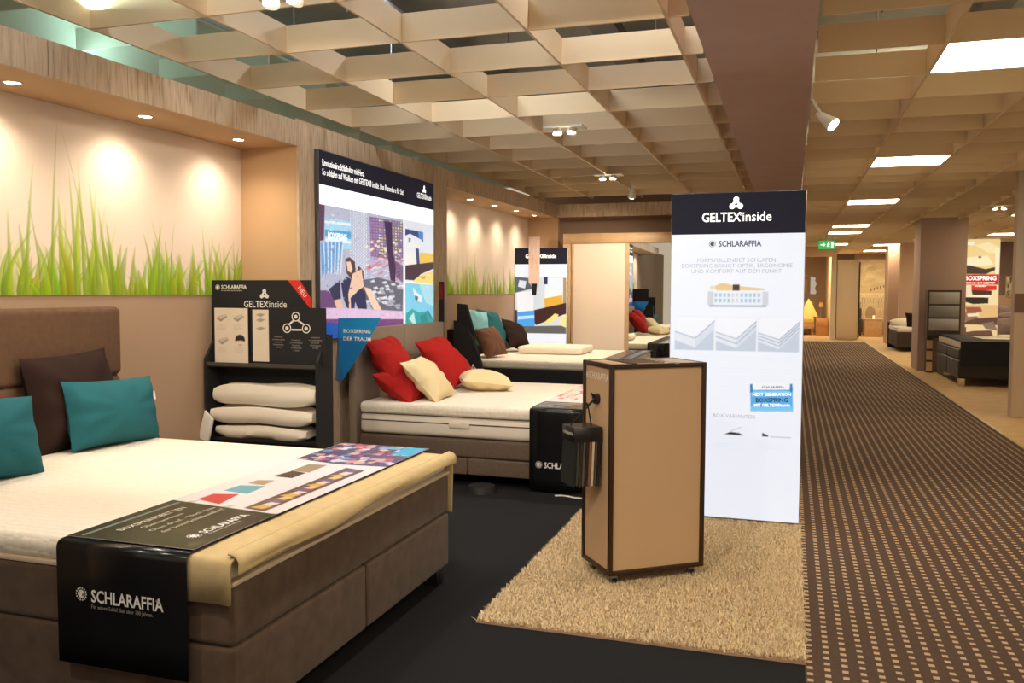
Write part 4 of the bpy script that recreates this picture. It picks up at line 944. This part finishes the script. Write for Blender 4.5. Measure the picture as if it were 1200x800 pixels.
# ================================================================ RUG
def rug():
    x0, x1, y0, y1 = -1.33, .088, 3.60, 5.95
    t = thing('shag_rug', 'beige shaggy rug on the black carpet under the brown-edged cabinet', 'rug', (0,0,0))
    MB().box((x0, y0, 0), (x1, y1, .010)).build('backing', mat('rug_backing', (.46,.30,.20), .9), t)
    n = 120000; r = np.random.default_rng(1)
    bx = r.uniform(x0, x1, n); by = r.uniform(y0, y1, n)
    ang = r.uniform(0, 2*PI, n)+.0; L = r.uniform(.016, .034, n); tilt = r.uniform(.15, 1.15, n); wd = r.uniform(.0014, .0030, n)
    dx, dy = np.cos(ang), np.sin(ang)
    # edges lean outward
    px, py = -dy, dx; V = np.zeros((n, 5, 3))
    for k, s in enumerate((0, .55, 1.)):
        hx = bx+dx*L*np.sin(tilt)*s**1.5; hy = by+dy*L*np.sin(tilt)*s**1.5; hz = .009+L*np.cos(tilt)*s*(1-.15*s)
        if k < 2:
            V[:, 2*k, :] = np.stack([hx-px*wd, hy-py*wd, hz], 1); V[:, 2*k+1, :] = np.stack([hx+px*wd, hy+py*wd, hz], 1)
        else: V[:, 4, :] = np.stack([hx, hy, hz], 1)
    base = (np.arange(n)*5)[:, None]
    q = (base+np.array([[0,1,3,2]])).ravel(); tr = (base+np.array([[2,3,4]])).ravel()
    me = bpy.data.meshes.new('pile'); me.vertices.add(n*5); me.vertices.foreach_set('co', V.ravel().astype(np.float32))
    me.loops.add(7*n); me.loops.foreach_set('vertex_index', np.concatenate([q, tr]).astype(np.int32))
    me.polygons.add(2*n); me.polygons.foreach_set('loop_start', np.concatenate([np.arange(n)*4, 4*n+np.arange(n)*3]).astype(np.int32)); me.update(calc_edges=True)
    at = me.color_attributes.new('ink', 'FLOAT_COLOR', 'POINT'); g = r.uniform(.78, 1.15, n)[:, None]*np.array([[.82,.66,.43]])
    c = np.ones((n, 5, 4)); c[:, :, :3] = g[:, None, :]; at.data.foreach_set('color', c.ravel().astype(np.float32))
    o = fin('pile', me, print_mat('shag_yarn', 0, .85, .2), t); o['kind'] = 'stuff'
rug()

# ================================================================ KIOSK CABINET
def kiosk():
    # corner front (-.84,4.21), right (-.40,4.54), left (-1.05,4.47)
    rz = math.radians(37.0); W, D, H, z0 = .55, .345, 1.075, .065
    t = thing('sample_cabinet', 'tall cream cabinet with dark brown edge trim on casters, standing on the rug', 'cabinet', (-.845, 4.215, 0), rz)
    MB().box((.012, .012, z0+.005), (W-.012, D-.012, z0+H-.006)).build('body', M_CREAM, t)
    e = .024; mb = MB(); z1 = z0+H
    tr = []
    for x in (0, W-e):
        for y in (0, D-e): tr.append(((x,y,z0),(x+e,y+e,z1)))
    for z in (z0, z1-e):
        for y in (0, D-e): tr.append(((e,y,z),(W-e,y+e,z+e)))
        for x in (0, W-e): tr.append(((x,e,z),(x+e,D-e,z+e)))
    for a, b in tr: MB().box(a, b).build('edge_trim', M_BROWNTRIM, t, bevel=.006, seg=2)
    MB().box((e, e, z1-.008), (W-e, D-e, z1-.002)).build('top_panel', M_CREAM, t)
    for k, (a, m) in enumerate(((.12, M_BROWNTRIM), (.36, mat('alu_strip', (.55,.52,.50), .3, .8)))):
        MB().box((a, 0, z1-.006), (a+.03, D, z1+.004)).build('top_strip', m, t, bevel=.002, seg=1)
    for y in (.07, .12, .17, .22, .27): MB().box((.17, y, z1-.003), (.34, y+.006, z1+.001)).build('groove', M_BROWNTRIM, t)
    for x in (.05, W-.05):
        for y in (.05, D-.05):
            c = MB().tube((x-.012, y, .024), (x+.012, y, .024), .022, 16).build('caster', M_BLACK, t, True)
            MB().box((x-.018, y-.012, .03), (x+.018, y+.012, z0+.003)).build('caster_fork', M_STEEL, c)
    # left end face: normal -x ; reader's right is -y -> u=(0,-1,0)
    f = frame((-.0015+.012, D, z0), (0,-1,0), (-1,0,0))
    text_mb([('SCHLARAFFIA', .055, .985, .050, 'LEFT', .022, .78)], f, mat('pale_grey_print', (.86,.80,.70), .5), parent=t)
    round_logo(f, .036, 1.0, .018, mat('pale_grey_print', (.72,.62,.50), .5), t)
    # hook
    hk = MB(); yh = D-.175; zh = z0+.885
    hk.tube((.012, yh, zh), (-.012, yh, zh), .028, 18, .026); hk.tube((-.01, yh, zh), (-.045, yh, zh-.035), .006, 8); hk.tube((-.045, yh, zh-.035), (-.055, yh, zh-.02), .006, 8)
    hk.tube((-.012, yh, zh+.01), (-.03, yh, zh+.03), .005, 8)
    hk.build('hook', M_BLACK, t, True)
    hk = MB(); hk.box((W-.012, .10, z0+.86), (W+.022, .125, z0+.97)); hk.tube((W+.01,.11,z0+.87), (W+.018,.11,z0+.80), .006, 8)
    hk.build('side_hook', M_BLACK, t)
    # fabric sample book hanging on hook
    s = thing('fabric_sample_book', 'black fabric sample book hanging from the hook on the brown-edged cabinet', 'sample book', (-.845, 4.215, 0), rz)
    xs, ys = -.155, D-.255; zt = zh-.135
    MB().box((xs, ys, zt-.075), (xs+.155, ys+.16, zt)).build('cover_bar', M_BLACK, s, bevel=.003, seg=1)
    MB().path([(-.045, yh, zh-.038), (xs+.02, ys+.10, zt)], .004, 6).build('cord', M_BLACKM, s); MB().path([(-.045, yh, zh-.038), (xs+.12, ys+.06, zt)], .004, 6).build('cord', M_BLACKM, s)
    cols = [(.010,.010,.011), (.05,.045,.035), (.03,.022,.018), (.09,.075,.055), (.02,.015,.012), (.22,.10,.06), (.62,.50,.36), (.10,.05,.035), (.012,.012,.014)]
    n = len(cols)
    for k, c in enumerate(cols):
        xx = xs+.004+k*.0165; dz = .012*math.sin(k*2.1)
        MB().prism([(xx,ys+.004,zt-.07),(xx,ys+.156,zt-.07),(xx-.012,ys+.158,zt-.30-dz),(xx-.010,ys+.002,zt-.30+dz*.5)], (.0125,0,0)).build('fabric_swatch', mat('swatch_%d' % k, c, .9, bump=.2, bscale=500), s)
    fm = frame((xs-.001, ys+.16, zt-.07), (0,-1,0), (-1,0,0)); text_mb([('SCHLARAFFIA', .02, .03, .02, 'LEFT', .01)], fm, M_WHITE, parent=s)
kiosk()

# ================================================================ RIGHT SIDE
def pillar(nm, x0, x1, y0, y1, m, base=True):
    o = struct(MB().box((x0, y0, 0), (x1, y1, ZG+.2)).build(nm, m)); return o
M_PIL = mat('pillar_mauve', (.42, .285, .22), .85); M_PIL2 = mat('pillar_rose', (.54, .36, .25), .85)
pillar('trim_2', 2.36, 3.17, 18.3, 19.2, M_PIL); pillar('trim_3', 2.72, 3.75, 27.6, 28.6, M_PIL2)
wr = struct(MB().box((2.57, 11.75, 0), (6.5, 11.93, ZG+.2)).build('wall_right', mat('partition_beige', (.52, .38, .26), .8)))
MB().box((2.563, 11.742, 1.27), (6.5, 11.75, 1.50)).build('dark_band', mat('band_brown', (.17, .095, .06), .8), wr)
MB().box((2.563, 11.742, 1.50), (6.5, 11.75, 3.0)).build('upper_panel', mat('band_grey', (.50, .42, .34), .8), wr)
# swatch rack by the pillar
rk = thing('swatch_rack', 'narrow dark rack with three grey fabric boards in front of the square pillar', 'rack', (2.45, 17.85, 0))
MB().box((0, 0, .70), (.57, .30, 1.56)).build('cabinet', mat('rack_dark', (.06,.035,.025), .5), rk)
for k in range(3): MB().box((.03, -.008, .80+.25*k), (.54, 0, 1.02+.25*k)).build('fabric_board', mat('board_grey', (.42,.38,.34), .85) if k != 1 else mat('board_darkgrey', (.26,.24,.22), .85), rk, bevel=.003, seg=1)
MB().box((0, -.02, .66), (.57, .3, .70)).build('tray', M_BLACK, rk)
MB().box((0.02, .1, 0), (.12, .3, .66)).build('column', mat('rack_dark', (.06,.035,.025), .5), rk)
for k in range(3): MB().box((.02, .085, .03+.21*k), (.12, .10, .20+.21*k)).build('leaflet', mat('leaflet_tan', (.62,.40,.20), .6), rk)
MB().box((.45, .1, 0), (.55, .3, .66)).build('column', mat('rack_dark', (.06,.035,.025), .5), rk)
# black bed at right
bb = thing('boxspring_bed', 'black leather boxspring bed by the square pillar on the tan floor', 'bed', (2.60, 15.45, 0))
def fixmat(): return mat('black_leather', (.022, .018, .016), .45, bump=.15, bscale=40)
for (a, b) in (((0,0,.12),(2.2,1.08,.42)), ((0,1.10,.12),(2.2,2.2,.42))): soft_box(a, b, .03, 'base_box', fixmat(), bb)
for (a, b) in (((0,0,.425),(2.2,1.08,.60)), ((0,1.10,.425),(2.2,2.2,.60))): soft_box(a, b, .03, 'mattress', fixmat(), bb)
mattress_mesh(0.02, 2.2, .01, 2.19, .60, .72, .03, 0, 0, 0, 'topper', mat('bed_topper_cream', (.66,.55,.38), .85), bb)
for x, y in ((.06,.06),(.06,2.1),(2.1,.06)): MB().box((x-.045,y-.045,0),(x+.045,y+.045,.125)).build('leg', M_CHROME, bb)
V = []; ys = [-.03, -.03, -.0, .5, 1.1, 1.7, 2.2]; zs = [.32, .68, .735, .735, .73, .73, .73]
mb = MB(); P0 = [(-.0, y, z) for y, z in zip(ys, zs)]; P1 = [(1.2, y, z) for y, z in zip(ys[:3]+[.22,.22,.22,.22], zs)]
mb.add([(.02,-.02,.33),(.95,-.02,.36),(.95,-.02,.72),(.02,-.02,.72),(.95,.35,.738),(.02,.5,.738),(.02,2.21,.735),(.40,2.21,.735),(.45,.5,.738)], [(0,1,2,3),(3,2,4,8,5),(5,8,7,6)])
o = mb.build('bed_throw', M_BLACKM, None); o.location = (2.60, 15.45, 0); tag(o, 'black throw over the near corner of the black leather bed', 'throw'); md = o.modifiers.new('t', 'SOLIDIFY'); md.thickness = .012; md.offset = 1
o = MB().box((0,0,0),(.45,.3,.006)).build('leaflet', M_WHITE); o.location = (3.05, 16.0, .742); tag(o, 'white leaflet lying on the black leather bed', 'leaflet')
# bed with dark head end further back
rb = thing('boxspring_bed', 'dark boxspring bed with cream cover between the two far pillars', 'bed', (2.62, 24.1, 0))
for k in (0, 1): soft_box((0, 0+1.1*k, .10), (2.0, 1.09+1.1*k, .50), .03, 'base_box', mat('dark_brown_box', (.05,.032,.025), .8), rb)
mattress_mesh(0, 2, 0, 2.2, .50, .62, .04, 0, 0, 0, 'mattress', M_MATTR, rb)
MB().box((-.02, 2.0, .0), (2.0, 2.22, .70)).build('footboard', M_BLACKM, rb, bevel=.03)
cushion('dark cushion on the dark bed between the far pillars', (3.1, 24.6, .80), .5, .4, .15, M_FAB_DKBR, 60, 20, 0, 41)
cushion('cream bolster on the dark bed between the far pillars', (2.85, 25.4, .70), .6, .3, .16, M_PILLOWW, 80, 70, 0, 42)
# red / cream poster light box
def right_poster():
    t = thing('poster_light_box', 'tall warm backlit bed poster with white lettering on red, beyond the square pillar', 'light box', (3.66, 22.0, 0))
    W, H = .82, 2.74
    MB().box((0, 0, 0), (W, .08, H)).build('frame', mat('sign_rim', (.62,.60,.58), .35, .6), t)
    im = canvas(90, 200, (.85,.62,.30)); q = lambda pts: [((x-55)/205., 1-(y-90)/690.*.86) for x, y in pts]
    F = lambda p, c: fill(im, q(p), c)
    F([(55,90),(262,90),(262,330),(55,330)], (.88,.66,.28)); F([(60,105),(125,105),(125,130),(60,130)], (1,.92,.7)); F([(130,130),(200,110),(262,150),(262,190),(200,180)], (.95,.80,.45)); F([(55,215),(200,200),(230,260),(110,280),(55,250)], (.95,.85,.55))
    F([(55,260),(110,265),(190,290),(245,275),(250,290),(190,325),(55,320)], (.05,.03,.02)); F([(150,205),(165,203),(165,215),(150,215)], (.1,.06,.03)); F([(235,150),(262,150),(262,330),(240,330)], (.93,.85,.6))
    F([(55,325),(262,325),(262,400),(55,400)], (.60,.02,.03)); F([(55,395),(262,395),(262,530),(55,530)], (.9,.72,.4)); F([(55,400),(115,400),(115,470),(55,470)], (.9,.72,.55)); F([(118,398),(250,400),(250,430),(120,440)], (.70,.03,.02)); F([(120,430),(225,435),(225,465),(125,462)], (.08,.03,.02))
    F([(70,470),(210,462),(230,470),(200,480)], (.95,.88,.65)); F([(55,478),(210,480),(210,520),(130,525),(60,500)], (.03,.02,.015))
    F([(55,530),(262,530),(262,665),(55,665)], (.78,.50,.22)); F([(60,575),(150,575),(160,640),(60,640)], (.30,.16,.10)); F([(90,545),(170,545),(180,575),(100,580)], (.35,.10,.05)); F([(100,590),(160,585),(165,605),(105,610)], (.9,.75,.5)); F([(150,620),(262,610),(262,665),(55,660)], (.12,.06,.04))
    F([(55,665),(262,665),(262,780),(55,780)], (.82,.62,.32)); F([(70,720),(140,705),(230,700),(240,740),(90,760)], (.14,.07,.05)); F([(180,655),(240,640),(262,700),(200,690)], (.25,.16,.12)); F([(60,735),(240,735),(240,775),(60,775)], (.06,.04,.03)); F([(90,680),(98,680),(98,720),(90,720)], (.1,.06,.03))
    raster('poster_print', im, frame((.01, -.001, .01), (1,0,0), (0,-1,0)), P_LIT, W-.02, H-.02, t)
    text_mb([('BOXSPRING', .44, 1.80, .135, 'CENTER', .02, .88), ('EINFACH GUT GEBETTET', .44, 1.72, .052, 'CENTER', .01), ('SCHLAFEN', .44, 1.65, .05, 'CENTER', .01)], frame((0,-.002,0), (1,0,0), (0,-1,0)), INK_WHITE, parent=t)
right_poster()
# right back area: wall, picture, sofa bed with big cushions
wz = struct(MB().box((2.9, 26.5, 0), (9, 26.65, 3.1)).build('wall_side', M_PIL2)); MB().box((4.2, 26.49, 1.45), (9, 26.5, 3.1)).build('upper_panel', mat('plum_brown', (.20,.13,.11), .85), wz)
t = thing('wall_picture', 'small pale leaf-pattern picture on the far plum wall at right', 'picture', (5.55, 26.47, 1.35))
im = canvas(40, 60, (.50,.42,.28)); speckle(im, 0, 0, 1, 1, [(.08,.06,.05),(.75,.68,.5),(.3,.22,.1)], 60, .12, 6)
MB().box((0, 0, 0), (.42, .02, .62)).build('canvas', M_WARDWOOD, t); raster('picture_print', im, frame((.01,-.001,.01),(1,0,0),(0,-1,0)), P_PRINT, .40, .60, t)
sb = thing('boxspring_bed', 'low bed with piled mauve cushions at the right edge, before the plum wall', 'bed', (4.55, 22.0, 0))
soft_box((0, 0, .08), (2.0, 2.2, .42), .03, 'base_box', mat('plum_box', (.05,.035,.03), .8), sb); mattress_mesh(0, 2, 0, 2.2, .42, .56, .04, 0, 0, 0, 'mattress', M_MATTR, sb)
mv = mat('mauve_cotton', (.20,.135,.125), .9)
for k, (x, y, z, l, rl) in enumerate([(4.75, 22.5, .74, 50, 0), (5.0, 23.0, .86, 35, 10), (4.85, 23.4, 1.0, 25, -12), (5.3, 22.6, .8, 45, 5)]):
    cushion(['lowest mauve cushion in front of the right edge bed pile', 'middle mauve cushion of the right edge bed pile', 'topmost mauve cushion of the right edge bed pile', 'mauve cushion at the very right of the right edge bed pile'][k], (x, y, z), .6, .5, .2, mv, -70, l, rl, 50+k, 'mauve cushions on the right edge bed')

# ================================================================ FAR END
we = struct(MB().box((-2, 36, 0), (12, 36.15, 3.95)).build('wall_end', mat('end_wall', (.46,.31,.20), .85)))
MB().box((.03, 28.5, 2.62), (1.28, 28.6, ZG+.2)).build('header', M_NICHE, we)
wc = struct(MB().box((1.24, 30.0, 0), (1.40, 30.2, ZG+.1)).build('trim_4', mat('cream_post', (.78,.66,.48), .6)))
struct(MB().box((1.28, 30.2, 0), (1.38, 36, ZG+.1)).build('wall_partition', mat('yellow_wall', (.80,.58,.30), .8)))
wcab = thing('wardrobe', 'tall plain cream wardrobe at the end of the aisle', 'wardrobe', (1.42, 30.0, 0))
MB().box((0, .02, 0), (.66, .6, 2.58)).build('carcass', mat('ward_far', (.78,.64,.44), .5), wcab); MB().box((.005, 0, .05), (.65, .02, 2.57)).build('door', mat('ward_far_door', (.82,.68,.46), .45), wcab, bevel=.004, seg=1); MB().box((.66, -.01, .05), (.70, .3, 2.5)).build('edge', M_BROWNTRIM, wcab)
# city wallpaper
im = canvas(110, 150, (.55,.43,.26)); r = np.random.default_rng(8)
for k in range(60):
    x, y = r.uniform(0, 1), r.uniform(.62, 1); disc(im, x, y, .15, .03, (.66,.54,.34) if k % 2 else (.42,.32,.19), .35)
for k in range(11): x = .18+k*.08; rect(im, x, .30, x+.05, .52+.02*math.sin(k), (.72,.60,.38), .8); rect(im, x+.015, .34, x+.035, .48, (.22,.15,.08), .8)
for k in range(6): disc(im, .45+k*.09, .585+.012*k, .02, .02, (.18,.12,.06)); 
rect(im, .1, .52, 1, .54, (.75,.63,.42), .7); disc(im, .45, .28, .22, .13, (.60,.48,.30), .8); disc(im, .45, .26, .15, .10, (.30,.21,.12), .8); rect(im, 0, 0, 1, .16, (.30,.20,.11), .7); rect(im, 0, .2, .16, .42, (.12,.08,.05), .7)
for k in range(70): rect(im, *(lambda x, y: (x, y, x+.03, y+.008))(r.uniform(0,.97), r.uniform(.16,.5)), (.85,.72,.5) if k % 2 else (.15,.1,.05), .5)
wp = struct(MB().box((2.15, 33.3, 0), (3.6, 33.42, 3.05)).build('wall_far', mat('brown_wall', (.30,.20,.14), .85)))
raster('wallpaper', im, frame((2.2, 33.295, .08), (1,0,0), (0,-1,0)), P_MURAL, 1.15, 2.62, wp)
o = thing('side_table', 'square light wooden cube table before the city wallpaper', 'table', (2.42, 31.8, 0)); MB().box((0,0,0),(.56,.5,.58)).build('body', M_WARDWOOD, o, bevel=.01); MB().box((-.01,-.01,.58),(.57,.51,.61)).build('top', M_WARDWOOD, o, bevel=.004, seg=1)
o = thing('candle', 'small lit white candle on the cube table', 'candle', (2.72, 32.0, .611)); MB().tube((0,0,0),(0,0,.12),.035,14).build('wax', mat('candle_wax', (.9,.8,.6), .5, emit=.6), o, True); MB().tube((0,0,.12),(0,0,.14),.003,6).build('wick', M_BLACK, o)
ch = thing('armchair', 'dark armchair partly hidden behind the tall cream wardrobe', 'chair', (1.86, 31.9, 0))
dk = mat('dark_chair', (.05,.035,.03), .7)
soft_box((0,0,.15),(.5,.55,.42),.04,'seat',dk,ch); soft_box((.0,.45,.15),(.5,.58,.98),.04,'backrest',dk,ch); soft_box((.42,0,.15),(.52,.5,.6),.03,'armrest',dk,ch)
for x, y in ((.04,.04),(.46,.04),(.04,.52),(.46,.52)): MB().tube((x,y,0),(x,y,.16),.015,8).build('leg', M_BLACK, ch)
# yellow bed
yb = thing('wooden_bed', 'wooden bed with yellow bedding at the far end left of the cream wardrobe', 'bed', (-.9, 32.4, 0)); yf = mat('yellow_bedding', (.80,.60,.20), .9)
MB().box((0,0,.22),(1.72,2.1,.42)).build('frame', M_WARDWOOD, yb, bevel=.01); mattress_mesh(.03,1.70,.03,2.05,.42,.62,.05,0,0,0,'duvet',yf,yb); MB().box((0,2.1,.1),(1.72,2.18,1.15)).build('headboard', M_WARDWOOD, yb, bevel=.01)
for x, y in ((.05,.05),(1.62,.05),(.05,2.0),(1.62,2.0)): MB().box((x,y,0),(x+.06,y+.06,.24)).build('leg', M_WARDWOOD, yb)
mb = MB(); mb.add([(-.30,-.1,0),(.35,-.1,0),(.35,.25,0),(-.30,.25,0),(.0,.1,.72)], [(0,1,4),(1,2,4),(2,3,4),(3,0,4),(0,3,2,1)]); o = mb.build('cushion', yf, None, bevel=.03); o.location = (.62, 33.4, .625); tag(o, 'large pointed yellow pillow standing on the far wooden bed', 'pillow')
o = thing('nightstand', 'wooden nightstand beside the yellow far bed', 'nightstand', (.86, 32.2, 0)); MB().box((0,0,0),(.40,.42,.60)).build('body', mat('orange_wood', (.55,.28,.10), .5), o, bevel=.006); MB().box((.02,-.012,.32),(.38,0,.56)).build('drawer', mat('orange_wood', (.55,.28,.10), .5), o, bevel=.003, seg=1)
o = thing('table_lamp', 'thin lamp on the far wooden nightstand', 'lamp', (1.02, 32.45, .60)); MB().tube((0,0,0),(0,0,.02),.06,14).build('base', M_STEEL, o, True); MB().tube((0,0,.02),(0,0,.42),.01,8).build('pole', M_STEEL, o); MB().tube((0,0,.40),(0,0,.56),.07,14,.05).build('lamp_shade', mat('shade_orange', (.62,.30,.12), .7), o, True)
mb = MB(); pts = [(0,0),(.20,0)]+[(.20+.03*math.sin(k*1.4), .07*k) for k in range(1,10)]+[(.0,.70)]
mb.prism([(x,0,z) for x, z in pts], (0,.015,0)); o = mb.build('wall_mirror', M_MIRROR); o.location = (.72, 35.95, 1.45); tag(o, 'narrow wavy-edged wall mirror above the yellow bed', 'mirror')
o = thing('wall_picture', 'small pink picture on the far wall above the yellow bed', 'picture', (.30, 35.96, 1.50)); MB().box((0,0,0),(.30,.02,.72)).build('canvas', mat('pink_canvas', (.62,.34,.26), .7), o); im = canvas(20, 40, (.62,.34,.26)); speckle(im, 0,0,1,1, [(.75,.55,.45),(.35,.15,.12)], 14, .2, 2); raster('picture_print', im, frame((.01,-.001,.01),(1,0,0),(0,-1,0)), P_PRINT, .28, .70, o)
# exit sign
ex = thing('exit_sign', 'green emergency exit sign with running figure hanging over the aisle', 'exit sign', (.66, 24.0, 2.64))
MB().box((0,0,0),(.40,.05,.22)).build('housing', mat('exit_green', (.03,.42,.10), .4, emit=1.0), ex, bevel=.004, seg=1)
fx = frame((0,-.002,0),(1,0,0),(0,-1,0)); mb = MB()
mb.add([fx@Vector(p) for p in ((.05,.095,0),(.12,.095,0),(.12,.06,0),(.17,.11,0),(.12,.16,0),(.12,.125,0),(.05,.125,0))], [tuple(range(7))])
ring(mb, fx, .245, .17, 0, .018, 10)
for a, b in (((.24,.15),(.235,.10)),((.235,.10),(.205,.055)),((.235,.10),(.27,.06)),((.24,.14),(.21,.115)),((.24,.14),(.275,.12))):
    A, B = Vector((*a,0)), Vector((*b,0)); d = (B-A).normalized(); n_ = Vector((-d.y,d.x,0))*.009; mb.add([fx@(A+n_), fx@(B+n_), fx@(B-n_), fx@(A-n_)], [(0,1,2,3)])
mb.add([fx@Vector(p) for p in ((.31,.04,0),(.36,.04,0),(.36,.18,0),(.31,.18,0))], [(0,1,2,3)])
mb.build('pictogram', INK_WHITE, ex)
for x in (.06, .34): MB().tube((x,.025,.22),(x,.025,.30),.006,6).build('hanger', M_STEEL, ex)
